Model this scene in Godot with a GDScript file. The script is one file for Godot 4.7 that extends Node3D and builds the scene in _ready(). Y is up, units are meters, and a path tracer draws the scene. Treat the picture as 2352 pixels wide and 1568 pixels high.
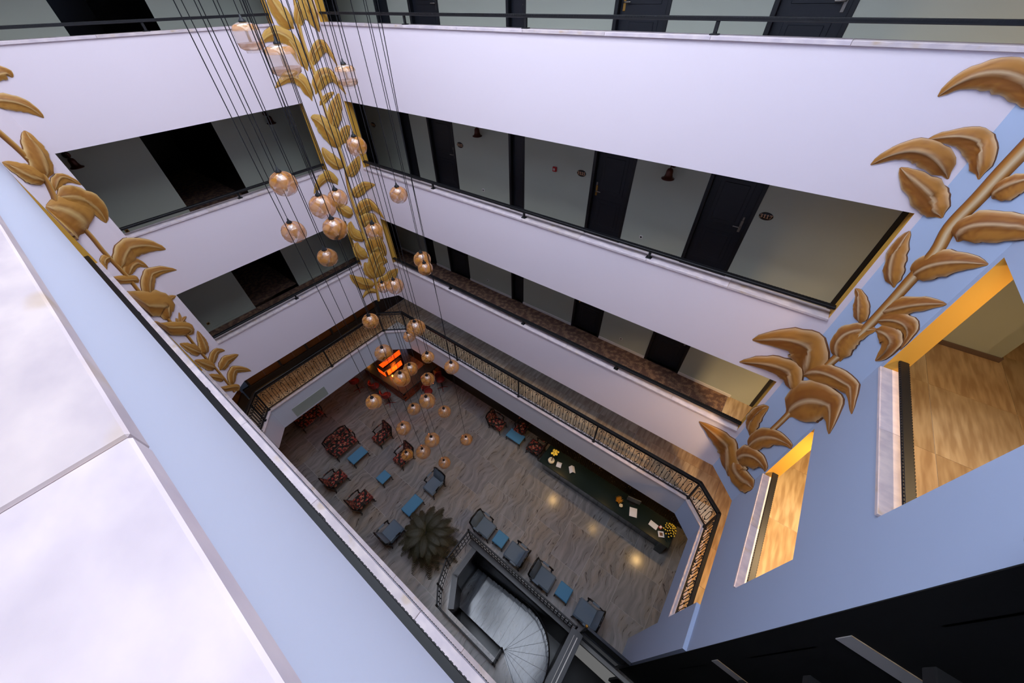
extends Node3D

# Levels (metres above the lobby floor): corridor floors, ledge tops and opening heads of the three galleries in view
const FLOORS = [7.0, 10.3, 13.56]
const SILLS = [7.81, 11.1, 14.362]
const HEADS = [9.516, 12.795, 16.06]
const SLAB = 3.215      # underside of the mezzanine slab
const MEZZ = 4.327      # top of the mezzanine ledge
const SKIRT = 6.191     # lower edge of the shaft walls
const ROOF = 19.3
const SKY_GLOW = 3.0

var M = {}
var names = {}
var rng = RandomNumberGenerator.new()

func _ready():
	var cam = Camera3D.new()
	cam.name = "camera"
	cam.fov = 2.0 * rad_to_deg(atan(784.0 / 807.0))
	cam.near = 0.05
	cam.far = 200.0
	cam.transform = Transform3D(Basis.from_euler(Vector3(-0.7825, 0.6596, -0.0225)), Vector3(11.105, 14.796, 6.263))
	add_child(cam)
	cam.current = true

	var sky = ProceduralSkyMaterial.new()
	sky.sky_top_color = Color(0.55, 0.66, 0.88)
	sky.sky_horizon_color = Color(0.8, 0.84, 0.92)
	sky.ground_bottom_color = Color(0.4, 0.4, 0.4)
	sky.ground_horizon_color = Color(0.6, 0.6, 0.6)
	var env = Environment.new()
	env.background_mode = Environment.BG_SKY
	env.sky = Sky.new()
	env.sky.sky_material = sky
	env.tonemap_mode = Environment.TONE_MAPPER_LINEAR
	env.tonemap_exposure = 1.0
	env.sdfgi_enabled = true
	env.ssao_enabled = true
	env.ssil_enabled = true
	var we = WorldEnvironment.new()
	we.name = "world"
	we.environment = env
	add_child(we)

	# daylight through the frosted skylight over the shaft
	var day = AreaLight3D.new()
	day.name = "skylight"
	day.area_size = Vector2(8.8, 4.0)
	day.light_color = Color(0.88, 0.93, 1.0)
	day.light_energy = 68.0
	day.light_size = 1.0
	day.area_range = 60.0
	day.area_attenuation = 2.0
	day.shadow_enabled = true
	day.rotation_degrees = Vector3(-90, 0, 0)
	day.position = Vector3(7.0, ROOF + 0.05, 4.0)
	add_child(day)

	materials()
	shaft()
	mezzanine()
	lobby()
	vines()
	cascade()
	fittings()

# ---------------------------------------------------------------- naming and grouping
func numbered(n):
	if not names.has(n):
		names[n] = 0
		return n
	names[n] += 1
	return "%s_%03d" % [n, names[n]]

func tag(o, label, category, group = ""):
	o.set_meta("label", label)
	o.set_meta("category", category)
	if group:
		o.set_meta("group", group)
	return o

func thing(called, label, category, at = Transform3D(), group = ""):
	var o = Node3D.new()
	o.name = numbered(called)
	add_child(o, true)
	o.transform = at
	return tag(o, label, category, group)

func obj(called, st, m, parent = null):
	var o = MeshInstance3D.new()
	var mesh = st
	if st is SurfaceTool:
		st.generate_normals()
		mesh = st.commit()
	o.mesh = mesh
	o.material_override = m
	if parent == null:
		o.name = numbered(called)
		add_child(o, true)
	else:
		o.name = called
		parent.add_child(o, true)
	return o

func struct(called, st, m, at = Transform3D()):
	var o = obj(called, st, m)
	o.transform = at
	o.set_meta("kind", "structure")
	return o

func struct_root(called, at = Transform3D()):
	var o = Node3D.new()
	o.name = numbered(called)
	add_child(o, true)
	o.transform = at
	o.set_meta("kind", "structure")
	return o

func dup(root, at, label, group = ""):
	var base = root.name.rstrip("0123456789").trim_suffix("_")
	var r = root.duplicate()
	r.name = numbered(base)
	add_child(r, true)
	r.transform = at
	r.set_meta("label", label)
	if group:
		r.set_meta("group", group)
	return r

# ---------------------------------------------------------------- mesh helpers
func mb():
	var st = SurfaceTool.new()
	st.begin(Mesh.PRIMITIVE_TRIANGLES)
	st.set_smooth_group(-1)
	return st

func tri(st, a, b, c):      # counter-clockwise seen from outside
	st.add_vertex(a)
	st.add_vertex(c)
	st.add_vertex(b)

func quad(st, a, b, c, d):
	tri(st, a, b, c)
	tri(st, a, c, d)

func box(st, lo, hi, bev = 0.0, xf = Transform3D()):
	st.set_smooth_group(-1)
	var b = minf(bev, 0.49 * minf(hi.x - lo.x, minf(hi.y - lo.y, hi.z - lo.z)))
	var c = (lo + hi) * 0.5
	var h = (hi - lo) * 0.5
	var flip = xf.basis.determinant() < 0
	var corner = func(s, k):
		var v = Vector3(s.x * h.x, s.y * h.y, s.z * h.z)
		for i in 3:
			if i != k:
				v[i] -= s[i] * b
		return xf * (c + v)
	var q = func(p):
		if flip:
			p.reverse()
		if p.size() == 4:
			quad(st, p[0], p[1], p[2], p[3])
		else:
			tri(st, p[0], p[1], p[2])
	for k in 3:
		var i = (k + 1) % 3
		var j = (k + 2) % 3
		for s in [-1.0, 1.0]:
			var pts = []
			for ij in [[-1.0, -1.0], [1.0, -1.0], [1.0, 1.0], [-1.0, 1.0]]:
				var v = Vector3()
				v[k] = s
				v[i] = ij[0]
				v[j] = ij[1]
				pts.append(corner.call(v, k))
			if s < 0:
				pts.reverse()
			q.call(pts)
	if b <= 0.0:
		return st
	for k in 3:             # edges along axis k
		var i = (k + 1) % 3
		var j = (k + 2) % 3
		for si in [-1.0, 1.0]:
			for sj in [-1.0, 1.0]:
				var u = Vector3()
				var w = Vector3()
				u[i] = si
				u[j] = sj
				w = u
				u[k] = -1.0
				w[k] = 1.0
				var pts = [corner.call(u, i), corner.call(u, j), corner.call(w, j), corner.call(w, i)]
				if si * sj < 0:
					pts.reverse()
				q.call(pts)
	for sx in [-1.0, 1.0]:
		for sy in [-1.0, 1.0]:
			for sz in [-1.0, 1.0]:
				var s = Vector3(sx, sy, sz)
				var pts = [corner.call(s, 0), corner.call(s, 1), corner.call(s, 2)]
				if sx * sy * sz < 0:
					pts.reverse()
				q.call(pts)
	return st

func tube(st, pts, r, sides = 6, closed = false, flat = 1.0):
	st.set_smooth_group(0 if sides > 4 else -1)
	var n = pts.size()
	var rings = []
	var up = Vector3(0, 1, 0)
	for i in n:
		var a = pts[(i - 1 + n) % n] if (closed or i > 0) else pts[i]
		var b = pts[(i + 1) % n] if (closed or i < n - 1) else pts[i]
		var t = (b - a).normalized()
		var side = t.cross(up)
		if side.length() < 0.05:
			side = t.cross(Vector3(0, 0, 1))
		if side.length() < 0.05:
			side = t.cross(Vector3(1, 0, 0))
		side = side.normalized()
		var w = side.cross(t).normalized()
		var rad = r[i] if r is Array else r
		var ring = []
		for k in sides:
			var an = TAU * (k + 0.5) / sides
			ring.append(pts[i] + side * cos(an) * rad + w * sin(an) * rad * flat)
		rings.append(ring)
		up = w
	for i in (n if closed else n - 1):
		var p = rings[i]
		var q = rings[(i + 1) % n]
		for k in sides:
			var l = (k + 1) % sides
			quad(st, p[k], q[k], q[l], p[l])
	if not closed:
		st.set_smooth_group(-1)
		for k in range(1, sides - 1):
			tri(st, rings[0][0], rings[0][k], rings[0][k + 1])
			tri(st, rings[n - 1][0], rings[n - 1][k + 1], rings[n - 1][k])
	return st

func lathe(st, prof, sides = 20, at = Vector3(), squash = 1.0):   # profile from bottom to top, (radius, height)
	st.set_smooth_group(0)
	for i in prof.size() - 1:
		for k in sides:
			var a = TAU * k / sides
			var b = TAU * (k + 1) / sides
			var p = func(v, an): return at + Vector3(v.x * cos(an), v.y, v.x * sin(an) * squash)
			var lo = prof[i]
			var hi = prof[i + 1]
			if lo.x < 1e-5 and hi.x < 1e-5:
				continue
			if lo.x < 1e-5:
				tri(st, p.call(lo, a), p.call(hi, a), p.call(hi, b))
			elif hi.x < 1e-5:
				tri(st, p.call(lo, a), p.call(hi, a), p.call(lo, b))
			else:
				quad(st, p.call(lo, a), p.call(hi, a), p.call(hi, b), p.call(lo, b))
	return st

func prism(st, poly, y0, y1):     # poly of Vector2 (x, z)
	st.set_smooth_group(-1)
	var p = PackedVector2Array(poly)
	var idx = Geometry2D.triangulate_polygon(p)
	for i in range(0, idx.size(), 3):
		var a = p[idx[i]]
		var b = p[idx[i + 1]]
		var c = p[idx[i + 2]]
		if (b - a).cross(c - a) > 0:      # x right, z down: turn so that the top faces up
			var t = b
			b = c
			c = t
		tri(st, Vector3(a.x, y1, a.y), Vector3(b.x, y1, b.y), Vector3(c.x, y1, c.y))
		tri(st, Vector3(a.x, y0, a.y), Vector3(c.x, y0, c.y), Vector3(b.x, y0, b.y))
	var turn = 0.0
	for i in p.size():
		turn += p[i].cross(p[(i + 1) % p.size()])
	for i in p.size():
		var a = p[i]
		var b = p[(i + 1) % p.size()]
		if turn < 0:
			var t = a
			a = b
			b = t
		quad(st, Vector3(b.x, y0, b.y), Vector3(a.x, y0, a.y), Vector3(a.x, y1, a.y), Vector3(b.x, y1, b.y))
	return st

# a side of the shaft: local x runs along the wall, y is up, z points into the shaft
func side(p0, p1):
	var d = (p1 - p0).normalized()
	return Transform3D(Basis(Vector3(d.x, 0, d.y), Vector3(0, 1, 0), Vector3(-d.y, 0, d.x)), Vector3(p0.x, 0, p0.y))

func wall(called, p0, p1, y0, y1, thick, holes, m, reveal = null):
	var w = p0.distance_to(p1)
	var us = [0.0, w]
	var ys = [y0, y1]
	for h in holes:
		for v in [h[0], h[1]]:
			if not us.has(v) and v > 0 and v < w:
				us.append(v)
		for v in [h[2], h[3]]:
			if not ys.has(v) and v > y0 and v < y1:
				ys.append(v)
	us.sort()
	ys.sort()
	var st = mb()
	for i in us.size() - 1:
		for j in ys.size() - 1:
			var c = Vector2((us[i] + us[i + 1]) * 0.5, (ys[j] + ys[j + 1]) * 0.5)
			if holes.any(func(h): return c.x > h[0] and c.x < h[1] and c.y > h[2] and c.y < h[3]):
				continue
			quad(st, Vector3(us[i], ys[j], 0), Vector3(us[i + 1], ys[j], 0), Vector3(us[i + 1], ys[j + 1], 0), Vector3(us[i], ys[j + 1], 0))
			quad(st, Vector3(us[i + 1], ys[j], -thick), Vector3(us[i], ys[j], -thick), Vector3(us[i], ys[j + 1], -thick), Vector3(us[i + 1], ys[j + 1], -thick))
	quad(st, Vector3(0, y0, -thick), Vector3(w, y0, -thick), Vector3(w, y0, 0), Vector3(0, y0, 0))
	quad(st, Vector3(0, y1, 0), Vector3(w, y1, 0), Vector3(w, y1, -thick), Vector3(0, y1, -thick))
	quad(st, Vector3(0, y0, -thick), Vector3(0, y0, 0), Vector3(0, y1, 0), Vector3(0, y1, -thick))
	quad(st, Vector3(w, y0, 0), Vector3(w, y0, -thick), Vector3(w, y1, -thick), Vector3(w, y1, 0))
	var o = struct(called, st, m, side(p0, p1))
	if holes.size():
		var rv = mb()
		for h in holes:
			var a = h[0]
			var b = h[1]
			var c = maxf(h[2], y0)
			var d = minf(h[3], y1)
			quad(rv, Vector3(a, c, 0), Vector3(a, c, -thick), Vector3(a, d, -thick), Vector3(a, d, 0))
			quad(rv, Vector3(b, c, -thick), Vector3(b, c, 0), Vector3(b, d, 0), Vector3(b, d, -thick))
			quad(rv, Vector3(a, d, 0), Vector3(a, d, -thick), Vector3(b, d, -thick), Vector3(b, d, 0))
			quad(rv, Vector3(a, c, -thick), Vector3(a, c, 0), Vector3(b, c, 0), Vector3(b, c, -thick))
		obj("reveal", rv, reveal if reveal else m, o)
	return o

# ---------------------------------------------------------------- materials
func mat(c, rough = 0.8, metal = 0.0):
	var m = StandardMaterial3D.new()
	m.albedo_color = c
	m.roughness = rough
	m.metallic = metal
	return m

func noise(freq, octaves = 4, kind = FastNoiseLite.TYPE_SIMPLEX_SMOOTH, sd = 1):
	var n = FastNoiseLite.new()
	n.seed = sd
	n.noise_type = kind
	n.frequency = freq
	n.fractal_type = FastNoiseLite.FRACTAL_FBM if octaves > 1 else FastNoiseLite.FRACTAL_NONE
	n.fractal_octaves = octaves
	return n

# a picture computed point by point: f(u, v) gives a colour, u and v run from 0 to 1 and wrap
func paint(size, f):
	var im = Image.create(size, size, false, Image.FORMAT_RGB8)
	for y in size:
		for x in size:
			im.set_pixel(x, y, f.call(float(x) / size, float(y) / size))
	return ImageTexture.create_from_image(im)

# seamless noise on a square: blends the pattern with its shifted copies
func wrapped(n, u, v, sx, sy):
	var a = n.get_noise_2d(u * sx, v * sy)
	var b = n.get_noise_2d((u - 1.0) * sx, v * sy)
	var c = n.get_noise_2d(u * sx, (v - 1.0) * sy)
	var d = n.get_noise_2d((u - 1.0) * sx, (v - 1.0) * sy)
	var fu = smoothstep(0.75, 1.0, u)
	var fv = smoothstep(0.75, 1.0, v)
	return lerpf(lerpf(a, b, fu), lerpf(c, d, fu), fv)

func world_tex(m, tex, metres, offset = Vector3()):
	m.albedo_texture = tex
	m.uv1_triplanar = true
	m.uv1_world_triplanar = true
	m.uv1_triplanar_sharpness = 8.0
	m.uv1_scale = Vector3(1.0 / metres, 1.0 / metres, 1.0 / metres)
	m.uv1_offset = offset
	return m

func materials():
	M.wall = mat(Color(0.96, 0.905, 0.93), 0.75)
	M.wall_near = mat(Color(0.88, 0.9, 0.96), 0.75)
	M.wall_blue = mat(Color(0.68, 0.745, 0.86), 0.75)
	M.slab_white = mat(Color(0.86, 0.86, 0.9), 0.75)
	M.gold_paint = mat(Color(0.88, 0.66, 0.25), 0.7)
	M.sage = mat(Color(0.72, 0.74, 0.68), 0.7)
	M.black = mat(Color(0.085, 0.09, 0.11), 0.35)
	M.iron = mat(Color(0.04, 0.043, 0.06), 0.5)
	M.door = mat(Color(0.10, 0.115, 0.15), 0.45)
	M.door_frame = mat(Color(0.075, 0.085, 0.11), 0.45)
	M.shaft_black = mat(Color(0.02, 0.02, 0.022), 0.9)
	M.steel = mat(Color(0.62, 0.6, 0.57), 0.3, 0.9)
	M.brass = mat(Color(0.75, 0.58, 0.3), 0.35, 0.8)
	M.copper = mat(Color(0.32, 0.16, 0.11), 0.35, 0.5)
	M.white = mat(Color(0.9, 0.88, 0.86), 0.6)
	M.ceiling = mat(Color(0.8, 0.79, 0.77), 0.9)
	M.red = mat(Color(0.7, 0.05, 0.06), 0.4)
	M.plate = mat(Color(0.1, 0.06, 0.045), 0.35)
	M.digits = mat(Color(0.85, 0.66, 0.5), 0.4)
	M.dark_wood = mat(Color(0.055, 0.04, 0.04), 0.3)
	M.slat_wood = mat(Color(0.19, 0.14, 0.115), 0.55)
	M.blue_pad = mat(Color(0.30, 0.53, 0.68), 0.7)
	M.grey_pad = mat(Color(0.40, 0.46, 0.52), 0.85)
	M.red_pad = mat(Color(0.50, 0.11, 0.07), 0.6)
	M.green_top = mat(Color(0.14, 0.19, 0.19), 0.25)
	M.paper = mat(Color(0.9, 0.9, 0.93), 0.7)
	M.soil = mat(Color(0.08, 0.06, 0.045), 0.95)
	M.pot = mat(Color(0.16, 0.14, 0.13), 0.5)
	M.yellow = mat(Color(0.93, 0.82, 0.3), 0.6)
	M.cream = mat(Color(0.93, 0.88, 0.76), 0.6)
	M.gold_leaf = mat(Color(0.72, 0.5, 0.12), 0.4, 0.3)
	M.leaf_paint = mat(Color(1, 1, 1), 0.55)
	M.leaf_paint.vertex_color_use_as_albedo = true
	M.frond = mat(Color(0.17, 0.16, 0.07), 0.6)
	M.frond.backlight_enabled = true
	M.frond.backlight = Color(0.06, 0.07, 0.02)
	M.bulb = mat(Color(0.97, 0.97, 0.98), 0.12)
	M.bulb.metallic = 0.35
	M.filament = mat(Color(0.75, 0.4, 0.16), 0.3, 0.6)
	M.glass = mat(Color(0.82, 0.52, 0.2, 0.26), 0.03)
	M.glass.transparency = BaseMaterial3D.TRANSPARENCY_ALPHA
	M.swirl = mat(Color(0.86, 0.58, 0.22, 0.42), 0.05)
	M.swirl.transparency = BaseMaterial3D.TRANSPARENCY_ALPHA
	M.glass_clear = mat(Color(0.9, 0.68, 0.42, 0.14), 0.03)
	M.glass_clear.transparency = BaseMaterial3D.TRANSPARENCY_ALPHA
	M.tinted = mat(Color(0.17, 0.165, 0.13, 0.88), 0.1)
	M.tinted.transparency = BaseMaterial3D.TRANSPARENCY_ALPHA
	M.bronze_glass = mat(Color(0.42, 0.27, 0.13), 0.12, 0.55)

	M.marble_dark = mat(Color(0.42, 0.34, 0.30), 0.5)
	M.kerb = mat(Color(0.22, 0.215, 0.225), 0.3)
	M.vent = mat(Color(0.66, 0.68, 0.64), 0.6)
	M.steel_dark = mat(Color(0.16, 0.17, 0.2), 0.35, 0.4)
	M.green_marble = mat(Color(0.10, 0.15, 0.15), 0.22)
	M.stud = mat(Color(0.85, 0.78, 0.66), 0.3, 0.4)
	M.monitor_grey = mat(Color(0.38, 0.4, 0.43), 0.5)
	M.brown_card = mat(Color(0.45, 0.33, 0.27), 0.6)
	M.brick = mat(Color(0.60, 0.27, 0.14), 0.35, 0.2)
	M.orange_glow = glow(Color(1.0, 0.33, 0.06), 1.1)
	M.sky_pane = glow(Color(0.93, 0.95, 1.0), SKY_GLOW)

	# pinkish marble of the ledges, with ochre stains
	var n1 = noise(1.0, 5, FastNoiseLite.TYPE_SIMPLEX_SMOOTH, 3)
	var n2 = noise(1.0, 4, FastNoiseLite.TYPE_SIMPLEX_SMOOTH, 11)
	var marble = paint(512, func(u, v):
		var a = wrapped(n1, u, v, 5.0, 8.0)
		var b = wrapped(n2, u, v, 2.2, 3.0)
		var c = Color(0.93, 0.875, 0.87).lerp(Color(0.84, 0.79, 0.81), clampf(0.5 + a * 1.1, 0, 1))
		return c.lerp(Color(0.82, 0.7, 0.53), smoothstep(0.25, 0.62, b) * (0.55 + a * 0.5)))
	for k in 3:
		M["marble%d" % k] = world_tex(mat(Color(1.0, 0.99, 1.0) if k != 1 else Color(0.96, 0.945, 0.94), 0.5), marble, 1.3, Vector3(0.31 * k, 0.57 * k, 0.83 * k))

	# lobby floor: grey beige stone with dark veins along z
	var v1 = noise(1.0, 4, FastNoiseLite.TYPE_SIMPLEX_SMOOTH, 21)
	var v2 = noise(1.0, 3, FastNoiseLite.TYPE_SIMPLEX_SMOOTH, 22)
	var v3 = noise(1.0, 4, FastNoiseLite.TYPE_SIMPLEX_SMOOTH, 23)
	var stone = paint(768, func(u, v):
		var bend = wrapped(v2, u, v, 1.5, 1.6) * 0.1
		var a = wrapped(v1, fposmod(u + bend, 1.0), v, 15.0, 1.5)
		var streak = wrapped(v3, fposmod(u + bend * 0.8, 1.0), v, 34.0, 3.0)
		var big = wrapped(v2, u, v, 3.0, 1.2)
		var fine = wrapped(v3, fposmod(u + 0.3, 1.0), v, 60.0, 12.0)
		var c = Color(0.60, 0.585, 0.575).lerp(Color(0.50, 0.49, 0.485), clampf(0.5 + a * 1.2, 0, 1))
		c = c.lerp(Color(0.55, 0.505, 0.455), clampf(big * 1.2 + fine * 0.5, 0, 0.6))
		var thin = 1.0 - smoothstep(0.0, 0.035, absf(a - 0.2))
		c = c.lerp(Color(0.25, 0.23, 0.22), thin * clampf(0.25 + big * 2.2, 0, 0.85))
		return c.lerp(Color(0.29, 0.26, 0.24), smoothstep(0.34, 0.6, streak) * 0.75))
	for k in 4:
		M["stone%d" % k] = world_tex(mat([Color(1, 1, 1), Color(0.965, 0.96, 0.97), Color(1, 0.985, 0.965), Color(0.98, 0.98, 0.98)][k], 0.2), stone, 3.2, Vector3(0.27 * k, 0.0, 0.41 * k))
	M.step_stone = world_tex(mat(Color(0.8, 0.85, 0.92), 0.12), stone, 2.2, Vector3(0.13, 0, 0.3))

	var tw = noise(1.0, 3, FastNoiseLite.TYPE_SIMPLEX_SMOOTH, 31)
	var travertine = paint(512, func(u, v):
		var a = wrapped(tw, u, v, 14.0, 2.0)
		return Color(0.83, 0.73, 0.585).lerp(Color(0.70, 0.585, 0.445), clampf(0.5 + a * 1.3, 0, 1)))
	for k in 3:
		M["travertine%d" % k] = world_tex(mat([Color(1, 1, 1), Color(0.95, 0.93, 0.9), Color(1, 0.97, 0.94)][k], 0.4), travertine, 1.9, Vector3(0.37 * k, 0, 0.21 * k))

	var cn = noise(1.0, 4, FastNoiseLite.TYPE_SIMPLEX_SMOOTH, 41)
	var carpet = paint(512, func(u, v):
		var a = wrapped(cn, u, v, 7.0, 7.0)
		var b = wrapped(cn, fposmod(u + 0.37, 1.0), v, 40.0, 40.0)
		return Color(0.42, 0.31, 0.27).lerp(Color(0.6, 0.47, 0.37), smoothstep(-0.15, 0.3, a + b * 0.6)))
	M.carpet = world_tex(mat(Color(1, 1, 1), 0.95), carpet, 1.4)

	var f1 = noise(1.0, 1, FastNoiseLite.TYPE_CELLULAR, 51)
	f1.cellular_return_type = FastNoiseLite.RETURN_DISTANCE
	var f2 = noise(1.0, 3, FastNoiseLite.TYPE_SIMPLEX_SMOOTH, 52)
	var floral = paint(512, func(u, v):
		var d = f1.get_noise_2d(u * 5.0, v * 5.0)
		var a = wrapped(f2, u, v, 9.0, 9.0)
		var pick = wrapped(f2, v, u, 3.0, 3.0)
		var c = Color(0.055, 0.05, 0.055).lerp(Color(0.10, 0.14, 0.09), smoothstep(0.12, 0.3, a))
		var petal = smoothstep(-0.5, -0.75, d + a * 0.4)
		return c.lerp(Color(0.6, 0.2, 0.18) if pick > -0.05 else Color(0.72, 0.47, 0.37), petal))
	M.floral = mat(Color(1, 1, 1), 0.8)
	M.floral.albedo_texture = floral
	M.floral.uv1_triplanar = true
	M.floral.uv1_scale = Vector3(1.5, 1.5, 1.5)

func glow(c, energy):
	var m = mat(c, 0.6)
	m.emission_enabled = true
	m.emission = c
	m.emission_energy_multiplier = energy
	return m

# ---------------------------------------------------------------- the shaft and its galleries
const NW = [Vector2(0, 0.77), Vector2(0.5, 0)]
const NE = [Vector2(12.61, 0), Vector2(13.21, 0.64)]
const SW = [Vector2(0.42, 6.396), Vector2(0, 5.83)]

func shaft():
	# north: x from 0.5; west: from z 5.83 down to 0.77; east: z from 0.64 to 3.98; south: x from 13.21 down to 0.42
	var hn = []
	var hw = []
	var he = []
	var hs = []
	for i in 3:
		var x0 = 0.79 if i == 0 else 0.72
		hn.append([x0 - 0.5, 12.53 - 0.5, SILLS[i] - 0.045, HEADS[i]])
		hw.append([5.83 - 5.71, 5.83 - 0.775, SILLS[i] - 0.045, HEADS[i]])
		if i < 2:
			he.append([0.745 - 0.64, 3.133 - 0.64, SILLS[i] - 0.045, HEADS[i]])
		hs.append([13.21 - 11.7, 13.21 - 0.79, SILLS[i] - 0.045, HEADS[i]])
	wall("wall_north", Vector2(0.5, 0), Vector2(12.61, 0), SKIRT, ROOF, 0.22, hn, M.wall, M.gold_paint)
	wall("wall_west", SW[1], NW[0], SKIRT, ROOF, 0.22, hw, M.wall, M.gold_paint)
	wall("wall_east", NE[1], Vector2(13.21, 3.98), SKIRT, ROOF, 0.2, he, M.wall_blue, M.gold_paint)
	wall("wall_south", Vector2(13.21, 6.396), SW[0], SKIRT, ROOF, 0.22, hs, M.wall_near, M.gold_paint)
	wall("wall_northwest", NW[0], NW[1], SKIRT, ROOF, 0.22, [], M.wall)
	wall("wall_northeast", NE[0], NE[1], SKIRT, ROOF, 0.22, [], M.wall_blue)
	wall("wall_southwest", SW[0], SW[1], SKIRT, ROOF, 0.22, [], M.wall)
	# the blue pier between the mezzanine opening and the lift runs down to the lobby floor
	var st = mb()
	box(st, Vector3(13.14, 0, 3.12), Vector3(13.6, SKIRT, 3.98))
	struct("wall_pier", st, M.wall_blue)
	# marble ledges in slabs, black rails on short posts
	for i in 3:
		var x0 = 0.79 if i == 0 else 0.72
		var storey = ["lowest gallery", "middle gallery", "top gallery"][i]
		ledge("north ledge, " + storey, Vector2(x0, 0), Vector2(12.53, 0), SILLS[i], 0.26)
		ledge("west ledge, " + storey, Vector2(0, 5.71), Vector2(0, 0.775), SILLS[i], 0.26)
		if i < 2:
			ledge("east ledge, " + storey, Vector2(13.21, 0.745), Vector2(13.21, 3.133), SILLS[i], 0.2)
		ledge("south ledge, " + storey, Vector2(11.9 if i == 2 else 11.7, 6.396), Vector2(0.79, 6.396), SILLS[i], 0.42 if i == 2 else 0.26)
		rail(Vector2(x0, 0), Vector2(12.53, 0), SILLS[i], [3.64 - x0, 6.62 - x0, 9.59 - x0], "black corridor rail with short posts on the long white wall's %s ledge" % ["lowest", "middle", "top"][i])
		rail(Vector2(0, 5.71), Vector2(0, 0.775), SILLS[i], [5.71 - 3.25], "black corridor rail with one short post on the short end wall's %s ledge" % ["lowest", "middle", "top"][i])
		if i < 2:
			rail(Vector2(13.21, 0.745), Vector2(13.21, 3.133), SILLS[i], [], "short black rail across the %s yellow edged opening of the blue wall" % ["smaller lower", "larger upper"][i], 0.12)
			rail(Vector2(11.7, 6.396), Vector2(0.79, 6.396), SILLS[i], [11.7 - 11.46, 11.7 - 8.78, 11.7 - 6.1, 11.7 - 3.41], ["thin dark bracket line and rail on the lower ledge below the near wall", "long black rail running below the near pale blue wall"][i])
	# floors of the galleries, whose undersides are ceilings
	for i in 4:
		var y = [7.0, 10.3, 13.56, 16.86][i]
		var c = mb()
		prism(c, [Vector2(-2.3, -1.9), Vector2(12.25, -1.9), Vector2(12.25, -0.2), Vector2(0.4, -0.2), Vector2(-0.2, 0.7), Vector2(-0.2, 5.9), Vector2(0.3, 6.6), Vector2(11.9, 6.6), Vector2(11.9, 8.4), Vector2(-2.3, 8.4)], y - 0.25, y)
		struct("floor_gallery", c, M.carpet)
		var hall = mb()
		box(hall, Vector3(-7.0, y - 0.25, 2.2), Vector3(-2.3, y, 4.3))
		struct("floor_hall", hall, M.carpet)
		var e = struct_root("floor_east")
		var bed = mb()
		box(bed, Vector3(12.25, y - 0.25, -1.9), Vector3(12.7, y - 0.006, -0.2))
		box(bed, Vector3(12.7, y - 0.25, -1.9), Vector3(17.2, y - 0.006, -0.23))
		box(bed, Vector3(13.45, y - 0.25, -0.23), Vector3(17.2, y - 0.006, 4.0))
		box(bed, Vector3(14.9, y - 0.25, -6.0), Vector3(17.2, y - 0.006, -1.9))
		obj("bed", bed, M.ceiling, e)
		for a in 5:
			for b in 4:
				var lo = Vector3(12.256 + a * 0.99, y - 0.006, -1.9 + b * 1.48)
				var hi = Vector3(minf(lo.x + 0.984, 17.2), y, minf(lo.z + 1.474, 4.0))
				if b == 1 and a == 0:
					hi.z = -0.2
				if b > 1 or (b == 1 and a == 1):
					lo.x = maxf(lo.x, 13.45)
				if hi.x - lo.x < 0.1 or (b > 1 and a == 0):
					continue
				var t = mb()
				box(t, lo, hi)
				obj("floor_tile", t, M["travertine%d" % ((a * 2 + b + i) % 3)], e)
		for b in 3:
			for a in 3:
				var t = mb()
				box(t, Vector3(14.9 + a * 0.77, y - 0.006, -6.0 + b * 1.37), Vector3(14.9 + a * 0.77 + 0.764, y, -6.0 + b * 1.37 + 1.364))
				obj("floor_tile", t, M["travertine%d" % ((a + b) % 3)], e)
	# outer walls of the galleries with their doors
	for i in 3:
		gallery(i)
	var b = mb()
	box(b, Vector3(17.2, 0, -6.2), Vector3(17.4, ROOF, 8.6))
	struct("wall_outer", b, M.sage)
	b = mb()
	box(b, Vector3(14.9, SLAB, -6.2), Vector3(17.2, ROOF, -6.0))
	struct("wall_outer", b, M.sage)
	b = mb()
	box(b, Vector3(-7.2, 0, 8.4), Vector3(17.2, ROOF, 8.6))
	struct("wall_outer", b, M.sage)
	b = mb()
	box(b, Vector3(-7.2, 0, -3.2), Vector3(-7.0, ROOF, 8.4))
	struct("wall_outer", b, M.dark_wood)
	# lift recess: black walls, grey landing beams
	b = mb()
	box(b, Vector3(14.6, -3.4, 3.98), Vector3(14.8, ROOF, 8.4))
	box(b, Vector3(13.5, -3.4, 3.9), Vector3(14.6, ROOF, 3.99))
	box(b, Vector3(13.212, 0, 3.975), Vector3(13.52, ROOF, 3.99))
	box(b, Vector3(12.4, -3.4, 6.62), Vector3(14.6, ROOF, 6.75))
	struct("wall_lift_shaft", b, M.shaft_black)
	var grey = mat(Color(0.035, 0.035, 0.04), 0.95)
	for y in [11.1, 9.45, 7.8]:
		b = mb()
		box(b, Vector3(13.55, y - 0.14, 4.23), Vector3(14.6, y, 6.6), 0.01)
		var o = obj("landing_beam", b, grey)
		tag(o, "dark grey landing beam inside the black lift shaft, " + {11.1: "the highest and largest", 9.45: "the middle one of three", 7.8: "the lowest and smallest"}[y], "beam")
	# roof with a glazed skylight
	var r = mb()
	box(r, Vector3(-0.4, ROOF, -0.4), Vector3(2.6, ROOF + 0.3, 6.9))
	box(r, Vector3(11.4, ROOF, -0.4), Vector3(14.9, ROOF + 0.3, 6.9))
	box(r, Vector3(2.6, ROOF, -0.4), Vector3(11.4, ROOF + 0.3, 2.0))
	box(r, Vector3(2.6, ROOF, 6.0), Vector3(11.4, ROOF + 0.3, 6.9))
	struct("ceiling_roof", r, M.ceiling)
	var sky = struct_root("window_skylight")
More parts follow.
